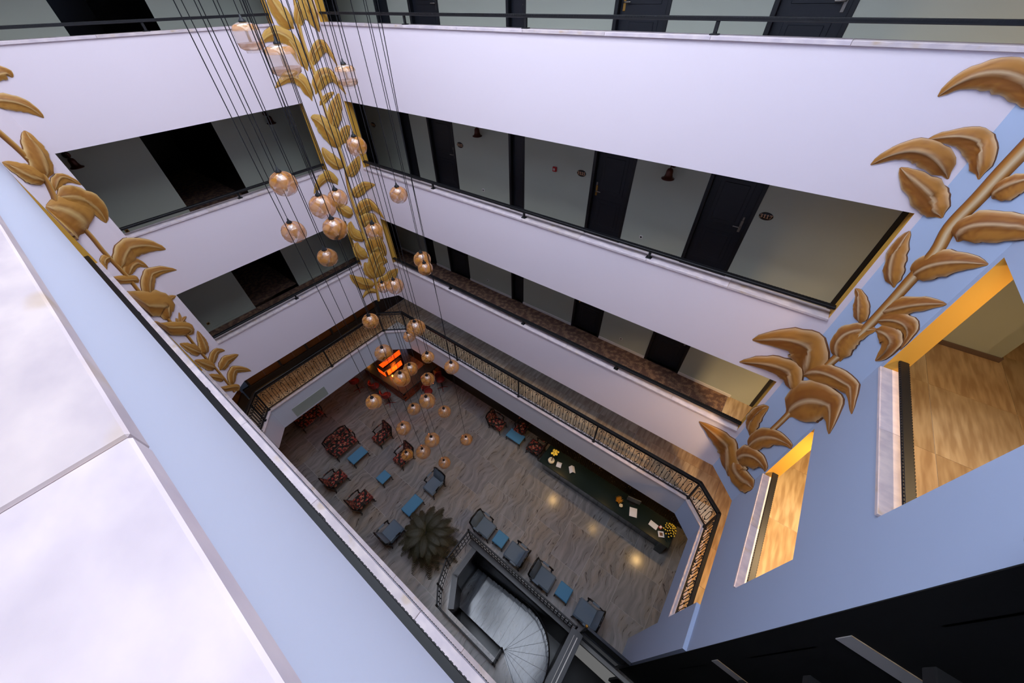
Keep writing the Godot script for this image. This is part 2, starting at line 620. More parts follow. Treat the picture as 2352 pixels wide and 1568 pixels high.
	for a in 8:
		for c in 4:
			var p = mb()
			box(p, Vector3(2.6 + a * 1.1 + 0.04, ROOF + 0.1, 2.0 + c + 0.04), Vector3(2.6 + a * 1.1 + 1.06, ROOF + 0.13, 2.0 + c + 0.96))
			obj("pane", p, M.sky_pane, sky)
	var bars = mb()
	for a in 9:
		box(bars, Vector3(2.6 + a * 1.1 - 0.04, ROOF + 0.06, 2.0), Vector3(2.6 + a * 1.1 + 0.04, ROOF + 0.2, 6.0))
	for c in 5:
		box(bars, Vector3(2.6, ROOF + 0.06, 2.0 + c - 0.04), Vector3(11.4, ROOF + 0.2, 2.0 + c + 0.04))
	obj("frame", bars, M.iron, sky)

func ledge(_what, p0, p1, y, depth):
	var w = p0.distance_to(p1)
	var o = struct_root("trim_ledge", side(p0, p1))
	var n = maxi(1, roundi(w / 1.48))
	for k in n:
		var st = mb()
		box(st, Vector3(w * k / n + (0.0015 if k else -0.0), y - 0.045, -depth), Vector3(w * (k + 1) / n - 0.0015, y, 0.012 if depth > 0.4 else 0.03), 0.004)
		obj("slab", st, M["marble%d" % ((k * 2 + int(y)) % 3)], o)
	return o

func rail(p0, p1, y, posts, label, back = 0.08):
	var w = p0.distance_to(p1)
	var o = thing("corridor_rail", label, "rail", side(p0, p1))
	var st = mb()
	box(st, Vector3(0.0, y + 0.135, -back - 0.045), Vector3(w, y + 0.18, -back + 0.045), 0.006)
	obj("handrail", st, M.iron, o)
	var edge = mb()
	var n = int(w / 0.045)
	for k in n:
		for s in [-1, 1]:
			var c = Vector3((k + 0.5) * 0.045, y + 0.168, -back + s * 0.046)
			box(edge, c - Vector3(0.014, 0.008, 0.005), c + Vector3(0.014, 0.008, 0.005))
	obj("beaded_edge", edge, M.iron, o)
	for x in posts:
		st = mb()
		box(st, Vector3(x - 0.022, y + 0.012, -back - 0.022), Vector3(x + 0.022, y + 0.136, -back + 0.022), 0.004)
		var p = obj("post", st, M.iron, o)
		st = mb()
		box(st, Vector3(x - 0.055, y, -back - 0.05), Vector3(x + 0.055, y + 0.014, -back + 0.05), 0.004)
		obj("base_plate", st, M.iron, p)

const DOORS = [[-2.0, -0.97], [0.69, 1.2], [1.97, 3.01], [4.98, 5.48], [7.41, 8.41], [9.9, 10.9], [12.77, 13.77]]

func gallery(i):
	var y = FLOORS[i]
	var holes = []
	for d in DOORS:
		holes.append([d[0] + 2.08, d[1] + 2.08, y, y + 2.14])
	wall("wall_corridor_north", Vector2(-2.08, -1.68), Vector2(15.16, -1.68), y, y + 3.05, 0.2, holes, M.sage, M.door_frame)
	wall("wall_corridor_end", Vector2(15.16, -1.68), Vector2(15.16, -6.0), y, y + 3.05, 0.2, [], M.sage)
	wall("wall_corridor_west", Vector2(-2.08, 8.4), Vector2(-2.08, -1.68), y, y + 3.05, 0.2, [[8.4 - 4.05, 8.4 - 2.42, y, y + 2.7]], M.sage, M.dark_wood)
	var b = mb()
	box(b, Vector3(-7.0, y, 2.2), Vector3(-2.3, y + 3.05, 2.41))
	box(b, Vector3(-7.0, y, 4.06), Vector3(-2.3, y + 3.05, 4.3))
	struct("wall_hall", b, M.dark_wood)
	b = mb()
	box(b, Vector3(13.3, y, 3.9), Vector3(17.2, y + 3.05, 3.97))
	struct("wall_corridor_east", b, M.sage)
	for k in DOORS.size():
		door(i, k, y)
	# skirting between the doors
	var x = -2.08
	var s = struct_root("baseboard_north")
	for d in DOORS + [[12.3, 12.3]]:
		if d[0] > 12.5:
			continue
		if d[0] - x > 0.1:
			var st = mb()
			box(st, Vector3(x, y, -1.68), Vector3(d[0], y + 0.09, -1.655), 0.004)
			obj("skirting_length", st, M.white, s)
		x = maxf(x, d[1])
	var st = mb()
	box(st, Vector3(13.77, y, -1.68), Vector3(15.185, y + 0.09, -1.655), 0.004)
	box(st, Vector3(15.16, y, -6.0), Vector3(15.185, y + 0.09, -1.68), 0.004)
	var es = struct("baseboard_east", st, M.marble_dark)
	st = mb()
	box(st, Vector3(-2.08, y, 4.05), Vector3(-2.055, y + 0.08, 8.3))
	box(st, Vector3(-2.08, y, -1.6), Vector3(-2.055, y + 0.08, 2.42))
	struct("baseboard_west", st, M.sage)
	# a warm ceiling light in the tiled corridor beyond the blue wall
	lamp(Vector3(14.35, y + 3.02, 1.6), Color(1.0, 0.84, 0.62), [16.0, 6.5, 6.0][i], "round warm ceiling light over the tiled corridor of the %s gallery" % ["lowest", "middle", "top"][i])

func lamp(at, c, energy, label, r = 0.09):
	var t = thing("ceiling_light", label, "light", Transform3D(Basis(), at))
	var st = mb()
	lathe(st, [Vector2(0, 0.028), Vector2(r * 1.25, 0.028), Vector2(r * 1.25, 0.0), Vector2(r, 0.0), Vector2(r, 0.012)].map(func(v): return Vector2(v.x, v.y)), 20)
	obj("rim", st, M.white, t)
	st = mb()
	lathe(st, [Vector2(0, 0.006), Vector2(r, 0.008), Vector2(r, 0.02), Vector2(0, 0.022)], 20)
	obj("diffuser", st, glow(c, 4.0), t)
	var l = SpotLight3D.new()
	l.name = "beam"
	l.light_color = c
	l.light_energy = energy
	l.light_size = r
	l.spot_angle = 80.0
	l.spot_angle_attenuation = 0.6
	l.spot_range = 30.0
	l.spot_attenuation = 2.0
	l.shadow_enabled = true
	l.rotation_degrees = Vector3(-90, 0, 0)
	l.position = Vector3(0, -0.03, 0)
	t.add_child(l, true)

var door_meshes = {}

func door(i, k, y):
	var d = DOORS[k]
	var w = d[1] - d[0]
	var slim = w < 0.7
	var o = struct_root("door_%d" % (i * 7 + k + 1), Transform3D(Basis(), Vector3(d[0], y, -1.68)))
	var key = "slim" if slim else "wide%d" % int(round(w * 100))
	if not door_meshes.has(key):
		var fr = mb()
		for b in [[0.0, 0.07, 0.0, 2.14], [w - 0.07, w, 0.0, 2.14], [0.07, w - 0.07, 2.07, 2.14]]:
			box(fr, Vector3(b[0], b[2], -0.13), Vector3(b[1], b[3], 0.012), 0.006)
		var lf = mb()
		box(lf, Vector3(0.07, 0.005, -0.14), Vector3(w - 0.07, 2.07, -0.095), 0.004)
		var pn = mb()
		if slim:
			box(pn, Vector3(0.13, 0.15, -0.1), Vector3(w - 0.13, 1.95, -0.086), 0.01)
		else:
			for b in [[0.2, 0.9], [1.05, 1.92]]:
				box(pn, Vector3(0.2, b[0], -0.1), Vector3(w - 0.2, b[1], -0.088), 0.008)
				box(pn, Vector3(0.27, b[0] + 0.07, -0.1), Vector3(w - 0.27, b[1] - 0.07, -0.08), 0.012)
		door_meshes[key] = [fr, lf, pn]
		for q in 3:
			door_meshes[key][q].generate_normals()
			door_meshes[key][q] = door_meshes[key][q].commit()
	var m = door_meshes[key]
	obj("frame", m[0], M.door_frame, o)
	obj("leaf", m[1], M.door, o)
	obj("panel", m[2], M.door, o)
	if slim:
		var st = mb()
		lathe(st, [Vector2(0, -0.012), Vector2(0.012, -0.01), Vector2(0.012, 0.01), Vector2(0, 0.012)], 10, Vector3(w - 0.12, 1.05, -0.09))
		obj("key_lock", st, M.steel, o)
	elif k != 0:
		var left = k == 4
		var hx = 0.14 if left else w - 0.15
		var st = mb()
		box(st, Vector3(hx - 0.025, 0.96, -0.097), Vector3(hx + 0.025, 1.2, -0.085), 0.006)
		var h = obj("handle", st, M.steel if not left else M.brass, o)
		st = mb()
		var s = 1.0 if left else -1.0
		tube(st, [Vector3(hx, 1.08, -0.09), Vector3(hx, 1.08, -0.04), Vector3(hx + s * 0.03, 1.08, -0.03), Vector3(hx + s * 0.13, 1.08, -0.03)], 0.011, 8)
		box(st, Vector3(hx - 0.018, 1.21, -0.097), Vector3(hx + 0.018, 1.28, -0.07), 0.005)
		obj("lever", st, M.steel, h)

func fittings():
	var y = FLOORS[1]
	var plates = [[11.08, "3117", "closest to the blue wall"], [7.15, "3115", "near the red fire alarm"], [3.23, "3113", "by a bell lamp near the far door"], [-0.72, "3111", "deepest in the shaded far corner"]]
	for p in plates:
		var t = thing("room_number_plate", "small dark oval room number plate reading %s, %s" % [p[1], p[2]], "sign", Transform3D(Basis(), Vector3(p[0], 11.72, -1.68)))
		var st = mb()
		var prof = [Vector2(0.0, 0.0), Vector2(0.115, 0.0), Vector2(0.12, 0.008), Vector2(0.112, 0.016), Vector2(0, 0.016)]
		lathe(st, prof, 24, Vector3(), 0.62)
		var plate = obj("plate", st, M.plate, t)
		plate.transform = Transform3D(Basis(Vector3(1, 0, 0), Vector3(0, 0, 1), Vector3(0, -1, 0)), Vector3())
		var tm = TextMesh.new()
		tm.text = p[1]
		tm.font_size = 26
		tm.pixel_size = 0.0036
		tm.depth = 0.006
		var f = SystemFont.new()
		f.font_names = PackedStringArray(["Droid Serif"])
		f.font_weight = 700
		tm.font = f
		var d = obj("digits", tm, M.digits, t)
		d.position = Vector3(0, 0, 0.018)
	# bell shaped wall lamps
	var proto = null
	var spots = [
		[Transform3D(Basis(), Vector3(9.17, 12.22, -1.68)), "dark copper bell lamp between two dark doors beneath the long white wall"],
		[Transform3D(Basis(), Vector3(4.08, 12.26, -1.68)), "dark copper bell lamp beside an oval plate toward the far end of the corridor"],
		[side(Vector2(-2.08, 0.97), Vector2(-2.08, 0.0)) * Transform3D(Basis(), Vector3(0, 12.28, 0)), "dark bell lamp seen through the pendant cables on the end corridor wall"],
		[side(Vector2(-2.08, 5.46), Vector2(-2.08, 0.0)) * Transform3D(Basis(), Vector3(0, 12.28, 0)), "dark bell lamp in the corner of the end wall's middle opening near the gilded leaves"]]
	for s in spots:
		if proto == null:
			proto = thing("bell_wall_lamp", s[1], "wall lamp", s[0], "bell lamps of the middle gallery")
			var st = mb()
			lathe(st, [Vector2(0, -0.02), Vector2(0.065, -0.02), Vector2(0.07, 0.0), Vector2(0.05, 0.02), Vector2(0, 0.025)], 18)
			var bp = obj("base_plate", st, M.copper, proto)
			bp.transform = Transform3D(Basis(Vector3(1, 0, 0), Vector3(0, 0, 1), Vector3(0, -1, 0)), Vector3(0, 0.08, 0.02))
			st = mb()
			tube(st, [Vector3(0, 0.08, 0.03), Vector3(0, 0.12, 0.1), Vector3(0, 0.11, 0.16), Vector3(0, 0.04, 0.18)], 0.012, 8)
			obj("arm", st, M.copper, proto)
			st = mb()
			lathe(st, [Vector2(0.125, -0.16), Vector2(0.13, -0.145), Vector2(0.085, -0.12), Vector2(0.068, -0.06), Vector2(0.066, -0.01), Vector2(0.05, 0.03), Vector2(0.02, 0.045), Vector2(0, 0.05)], 22, Vector3(0, 0, 0.18))
			lathe(st, [Vector2(0, 0.03), Vector2(0.045, 0.02), Vector2(0.06, -0.06), Vector2(0.08, -0.12), Vector2(0.125, -0.16)], 22, Vector3(0, 0, 0.18))
			obj("bell_shade", st, M.copper, proto)
		else:
			dup(proto, s[0], s[1], "bell lamps of the middle gallery")
	var t = thing("fire_alarm", "small red fire alarm box with a white button on the corridor wall", "alarm", Transform3D(Basis(), Vector3(6.42, 11.68, -1.68)))
	var st = mb()
	box(st, Vector3(-0.055, -0.055, 0), Vector3(0.055, 0.055, 0.05), 0.008)
	obj("box", st, M.red, t)
	st = mb()
	box(st, Vector3(-0.03, -0.025, 0.05), Vector3(0.02, 0.025, 0.056), 0.002)
	var wb = obj("button", st, M.white, t)
	st = mb()
	lathe(st, [Vector2(0, 0.056), Vector2(0.009, 0.057), Vector2(0, 0.06)], 8)
	obj("mark", st, M.plate, wb).transform = Transform3D(Basis(Vector3(1, 0, 0), Vector3(0, 0, 1), Vector3(0, -1, 0)), Vector3(-0.005, 0, 0))
	var so = [[Transform3D(Basis(), Vector3(8.9, 10.62, -1.68)), "small white wall socket below the bell lamp between two dark doors"],
		[Transform3D(Basis(), Vector3(4.0, 10.62, -1.68)), "small wall socket low on the middle corridor wall near the far rail post"],
		[side(Vector2(-2.08, 5.51), Vector2(-2.08, 0)) * Transform3D(Basis(), Vector3(0, 10.55, 0)), "small wall socket at the low corner of the end wall's middle opening"],
		[side(Vector2(-2.08, 5.45), Vector2(-2.08, 0)) * Transform3D(Basis(), Vector3(0, 7.27, 0)), "small wall socket at the low corner of the end wall's lower opening"],
		[Transform3D(Basis(), Vector3(3.9, 7.35, -1.68)), "small wall socket on the lower corridor wall beside a door"],
		[Transform3D(Basis(), Vector3(9.1, 7.35, -1.68)), "small wall socket low on the lower corridor wall between two doors"]]
	for s in so:
		var q = thing("wall_socket", s[1], "socket", s[0])
		st = mb()
		box(st, Vector3(-0.04, -0.04, 0), Vector3(0.04, 0.04, 0.012), 0.004)
		obj("cover", st, M.brass if s[0].origin.x < 0 else M.white, q)
		st = mb()
		box(st, Vector3(-0.02, -0.02, 0.012), Vector3(0.02, 0.02, 0.015), 0.001)
		obj("insert", st, M.plate, q)
	# dark rounded fitting on the blue wall at the edge of the lift shaft
	t = thing("dome_fitting", "large dark rounded dome fixed to the blue wall beside the black lift shaft", "fitting", Transform3D(Basis(), Vector3(13.21, 12.76, 4.14)))
	st = mb()
	lathe(st, [Vector2(0.25, 0), Vector2(0.25, 0.06), Vector2(0.22, 0.16), Vector2(0.15, 0.24), Vector2(0, 0.28)], 32)
	obj("dome", st, mat(Color(0.15, 0.15, 0.13), 0.4), t).transform = Transform3D(Basis(Vector3(0, 1, 0), Vector3(-1, 0, 0), Vector3(0, 0, 1)), Vector3(0, 0, 0))

# ---------------------------------------------------------------- mezzanine
const RING = [Vector2(-0.23, 5.83), Vector2(-0.23, 0.77), Vector2(0.5, 0.15), Vector2(12.61, 0.15), Vector2(13.17, 0.64), Vector2(13.17, 3.13)]

func offset_ring(d):          # the ring moved d metres outwards (away from the shaft)
	var out = []
	for i in RING.size():
		var p = RING[i]
		var a = (RING[i] - RING[i - 1]).normalized() if i > 0 else (RING[1] - RING[0]).normalized()
		var b = (RING[i + 1] - RING[i]).normalized() if i < RING.size() - 1 else a
		var na = Vector2(a.y, -a.x)
		var nb = Vector2(b.y, -b.x)
		var n = (na + nb).normalized()
		out.append(p + n * (d / maxf(0.3, n.dot(na))))
	return out

func mezzanine():
	var full = [Vector2(0.42, 6.396)] + RING
	# fascia
	var labels = ["southwest", "west", "northwest", "north", "northeast", "east"]
	for i in 6:
		wall("wall_fascia_" + labels[i], full[i], full[i + 1], SLAB, MEZZ - 0.04, 0.1, [], M.wall_blue if i > 3 else M.slab_white)
	# slab behind the fascia
	var o = offset_ring(0.1)
	var st = mb()
	prism(st, [Vector2(0.42, 6.5), o[0], o[1], o[2], Vector2(0.5, -3.2), Vector2(-7.0, -3.2), Vector2(-7.0, 8.4), Vector2(0.42, 8.4)], SLAB, MEZZ - 0.06)
	prism(st, [o[2], o[3], Vector2(12.61, -3.2), Vector2(0.5, -3.2)], SLAB, MEZZ - 0.06)
	prism(st, [o[3], o[4], o[5], Vector2(17.2, 3.13), Vector2(17.2, -3.2), Vector2(12.61, -3.2)], SLAB, MEZZ - 0.06)
	prism(st, [Vector2(0.42, 6.5), Vector2(11.4, 6.5), Vector2(11.4, 8.4), Vector2(0.42, 8.4)], SLAB, MEZZ - 0.06)
	struct("floor_mezzanine", st, M.ceiling)
	# stone tiles of the mezzanine floor
	var tiles = struct_root("floor_mezzanine_tiles")
	for a in 14:
		for b in 3:
			var lo = Vector2(-1.38 + a * 1.33, -2.95 + b * 0.96)
			st = mb()
			box(st, Vector3(lo.x, MEZZ - 0.06, lo.y), Vector3(minf(lo.x + 1.324, 17.1), MEZZ - 0.05, lo.y + 0.954))
			obj("floor_tile", st, M["travertine%d" % ((a + b) % 3)], tiles)
	for a in 3:
		for b in 5:
			st = mb()
			var lo = Vector2(-1.4 + a * 0.36, -0.05 + b * 1.24)
			box(st, Vector3(lo.x, MEZZ - 0.06, lo.y), Vector3(minf(lo.x + 0.356, -0.36), MEZZ - 0.05, lo.y + 1.234))
			obj("floor_tile", st, M["travertine%d" % ((a + b) % 3)], tiles)
	for a in 3:
		for b in 3:
			st = mb()
			var lo = Vector2(13.3 + a * 1.25, -0.07 + b * 1.06)
			box(st, Vector3(lo.x, MEZZ - 0.06, lo.y), Vector3(lo.x + 1.244, MEZZ - 0.05, lo.y + 1.054))
			obj("floor_tile", st, M["travertine%d" % ((a + b + 1) % 3)], tiles)
	# marble ledge all round
	var inner = offset_ring(-0.03)
	var outer = offset_ring(0.17)
	inner.push_front(Vector2(0.44, 6.396 - 0.03))
	outer.push_front(Vector2(0.3, 6.55))
	var l = struct_root("trim_mezzanine_ledge")
	for i in 6:
		var n = maxi(1, roundi(inner[i].distance_to(inner[i + 1]) / 1.5))
		for k in n:
			st = mb()
			var f0 = float(k) / n
			var f1 = float(k + 1) / n - 0.0012
			prism(st, [inner[i].lerp(inner[i + 1], f0), inner[i].lerp(inner[i + 1], f1), outer[i].lerp(outer[i + 1], f1), outer[i].lerp(outer[i + 1], f0)], MEZZ - 0.04, MEZZ)
			obj("slab", st, M["marble%d" % ((k + i) % 3)], l)
	# wrought iron railing
	var line = offset_ring(0.07)
	line.push_front(Vector2(0.36, 6.44))
	var bays = [2, 2, 1, 4, 1, 1]
	var units = [4, 8, 3, 10, 3, 8]
	var words = ["on the short slanted corner below the gilded stem of the end wall", "along the short end wall above the air vent", "across the far slanted corner above the bar", "along the long side above the reception desk", "across the near slanted corner at the reception end", "along the blue wall beside the lift pier"]
	for i in 6:
		var w = line[i].distance_to(line[i + 1])
		var t = thing("iron_railing", "black scroll railing " + words[i], "railing", side(line[i], line[i + 1]))
		st = mb()
		box(st, Vector3(-0.02, MEZZ + 1.0, -0.045), Vector3(w + 0.02, MEZZ + 1.05, 0.045), 0.012)
		obj("handrail", st, M.iron, t)
		st = mb()
		box(st, Vector3(0, MEZZ + 0.9, -0.018), Vector3(w, MEZZ + 0.93, 0.018), 0.004)
		obj("upper_bar", st, M.iron, t)
		st = mb()
		box(st, Vector3(0, MEZZ + 0.055, -0.018), Vector3(w, MEZZ + 0.085, 0.018), 0.004)
		obj("lower_bar", st, M.iron, t)
		var nb = bays[i]
		for b in nb + 1:
			if b == nb and i < 5:
				continue
			st = mb()
			var x = w * b / nb
			box(st, Vector3(x - 0.025, MEZZ, -0.025), Vector3(x + 0.025, MEZZ + 1.0, 0.025), 0.005)
			box(st, Vector3(x - 0.045, MEZZ, -0.045), Vector3(x + 0.045, MEZZ + 0.02, 0.045), 0.005)
			obj("post", st, M.iron, t)
		var nu = nb * units[i]
		for k in nu:
			var x = w * (k + 0.5) / nu
			var s = obj("scroll_baluster", scroll_mesh(), M.iron, t)
			s.position = Vector3(x, MEZZ + 0.49, 0)
			if (k + 1) % units[i] != 0:
				s = obj("baluster", bar_mesh(), M.iron, t)
				s.position = Vector3(w * (k + 1.0) / nu, MEZZ + 0.49, 0)
	# air vent in the end fascia
	var v = thing("air_vent", "long pale rectangular air vent grille in the slab edge under the end railing", "vent", side(Vector2(-0.23, 5.29), Vector2(-0.23, 3.94)))
	st = mb()
	for b in [[0.0, 1.35, 3.3, 3.325], [0.0, 1.35, 3.765, 3.79], [0.0, 0.025, 3.325, 3.765], [1.325, 1.35, 3.325, 3.765]]:
		box(st, Vector3(b[0], b[2], 0.0), Vector3(b[1], b[3], 0.014), 0.003)
	obj("frame", st, M.vent, v)
	st = mb()
	box(st, Vector3(0.025, 3.325, 0.0), Vector3(1.325, 3.765, 0.003))
	obj("backing", st, M.vent, v)
	for k in 17:
		st = mb()
		box(st, Vector3(0.025, 3.332 + k * 0.0255, 0.002), Vector3(1.325, 3.35 + k * 0.0255, 0.01))
		obj("slat", st, M.vent, v)
	# bronze glazed partition behind the end railing
	var g = thing("glazed_partition", "bronze glass partition with black mullions and black base behind the end railing", "partition", side(Vector2(-1.4, 6.0), Vector2(-1.4, 0.05)))
	st = mb()
	box(st, Vector3(0, MEZZ - 0.05, -0.1), Vector3(5.95, 4.76, 0.0), 0.01)
	obj("base_panel", st, M.black, g)
	for k in 6:
		var x = [0.26, 1.46, 2.54, 3.67, 4.81, 5.92][k]
		st = mb()
		box(st, Vector3(x - 0.035, 4.76, -0.08), Vector3(x + 0.035, 6.75, 0.02), 0.006)
		obj("mullion", st, M.black, g)
		if k < 5:
			var x1 = [0.26, 1.46, 2.54, 3.67, 4.81, 5.92][k + 1]
			for h in 2:
				st = mb()
				var a = lerpf(x + 0.035, x1 - 0.035, h * 0.5)
				box(st, Vector3(a + 0.003, 4.76, -0.05), Vector3(lerpf(x + 0.035, x1 - 0.035, h * 0.5 + 0.5) - 0.003, 6.75, -0.038))
				obj("pane", st, M.bronze_glass, g)
	g = thing("glazed_partition", "bronze glass panel on the slanted corner behind the railing's short corner section", "partition", side(Vector2(-0.15, 7.0), Vector2(-1.36, 6.03)))
	st = mb()
	box(st, Vector3(0, MEZZ - 0.05, -0.1), Vector3(1.53, 4.76, 0.0), 0.01)
	obj("base_panel", st, M.black, g)
	for h in 2:
		st = mb()
		box(st, Vector3(h * 0.77 + 0.003, 4.76, -0.05), Vector3(h * 0.77 + 0.765, 6.75, -0.038))
		obj("pane", st, M.bronze_glass, g)
	st = mb()
	box(st, Vector3(-0.4, MEZZ - 0.05, -3.2), Vector3(17.2, 7.0, -3.0))
	box(st, Vector3(-1.6, MEZZ - 0.05, -3.2), Vector3(-1.4, 7.0, 0.0))
	struct("wall_mezzanine_back", st, M.slat_wood)
	lamp(Vector3(14.6, 6.7, 1.2), Color(1.0, 0.76, 0.42), 5.0, "round warm ceiling light of the mezzanine beyond the lift side railing")
	lamp(Vector3(-0.75, 6.7, 5.2), Color(1.0, 0.74, 0.42), 0.5, "round warm ceiling light before the bronze glass partition")
	lamp(Vector3(-0.75, 6.7, 1.6), Color(1.0, 0.74, 0.42), 0.4, "round warm ceiling light at the far end of the bronze glass partition")

var _scroll = null
var _bar = null

func scroll_mesh():            # a long rounded loop with a scroll above and below, about 0.78 m tall
	if _scroll:
		return _scroll
	var st = mb()
	var loop = []
	for k in 16:
		var an = TAU * k / 16
		var c = cos(an)
		var s = sin(an)
		loop.append(Vector3(0.043 * signf(c) * pow(absf(c), 0.5), 0.235 * signf(s) * pow(absf(s), 0.35), 0))
	tube(st, loop, 0.0085, 5, true)
	for s in [-1.0, 1.0]:
		var arc = []
		for k in 9:
			var an = lerpf(-0.35, PI + 0.35, k / 8.0)
			arc.append(Vector3(0.078 * cos(an), s * (0.285 + 0.062 * sin(an)), 0))
		tube(st, arc, 0.0085, 5)
		lathe(st, [Vector2(0, -0.025), Vector2(0.02, -0.012), Vector2(0.022, 0.01), Vector2(0, 0.025)], 8, Vector3(0, s * 0.262, 0))
		tube(st, [Vector3(0, s * 0.34, 0), Vector3(0, s * 0.425, 0)], 0.0085, 5)
	st.generate_normals()
	_scroll = st.commit()
	return _scroll

func bar_mesh():
	if _bar:
		return _bar
	var st = mb()
	tube(st, [Vector3(0, -0.42, 0), Vector3(0, 0.42, 0)], 0.0085, 5)
	lathe(st, [Vector2(0, -0.05), Vector2(0.018, -0.02), Vector2(0.018, 0.02), Vector2(0, 0.05)], 8)
	st.generate_normals()
	_bar = st.commit()
	return _bar

# ---------------------------------------------------------------- lobby
const WELL = [Vector2(7.38, 4.17), Vector2(7.38, 5.25), Vector2(7.95, 6.07), Vector2(10.0, 6.07), Vector2(10.0, 5.76)]

func lobby():
	# paving, cut round the stair well
	var well = WELL + [Vector2(11.36, 6.51), Vector2(11.7, 5.4), Vector2(11.7, 4.17)]
	var lift = [Vector2(11.85, 4.06), Vector2(14.6, 4.06), Vector2(14.6, 6.62), Vector2(11.85, 6.62)]
	var f = struct_root("floor")
	var bed = mb()
	for r in [[-7.0, 7.38, -3.2, 8.4], [7.38, 17.2, -3.2, 4.17], [7.38, 10.0, 6.07, 8.4], [10.0, 17.2, 6.75, 8.4]]:
		box(bed, Vector3(r[0], -0.2, r[2]), Vector3(r[1], -0.006, r[3]))
	obj("bed", bed, M.ceiling, f)
	for a in 20:
		for b in 8:
			var lo = Vector2(-6.95 + a * 1.2, -3.1 + b * 1.42 + (0.71 if a % 2 else 0.0))
			var q = PackedVector2Array([lo, lo + Vector2(1.195, 0), lo + Vector2(1.195, 1.415), lo + Vector2(0, 1.415)])
			var parts = [q]
			for hole in [well, lift]:
				var next = []
				for p in parts:
					for c in Geometry2D.clip_polygons(p, PackedVector2Array(hole)):
						if not Geometry2D.is_polygon_clockwise(c) or parts.size() == 1:
							next.append(c)
				parts = next
			for p in parts:
				if p.size() < 3:
					continue
				var st = mb()
				prism(st, p, -0.02, 0.0)
				obj("floor_tile", st, M["stone%d" % ((a * 3 + b * 5) % 4)], f)
	var st = mb()
	box(st, Vector3(-2.3, 0, -1.35), Vector3(15.2, SLAB, -1.15))
	struct("wall_reception", st, M.dark_wood)
	st = mb()
	box(st, Vector3(-4.4, 0, -1.2), Vector3(-4.2, SLAB, 8.4))
	struct("wall_lobby_end", st, M.slat_wood)
	st = mb()
	box(st, Vector3(15.2, 0, -3.2), Vector3(15.4, SLAB, 3.9))
	struct("wall_lobby_east", st, M.sage)
	stairs(well)
	reception()
	bar()
	seating()
	plant()
	lift_enclosure()

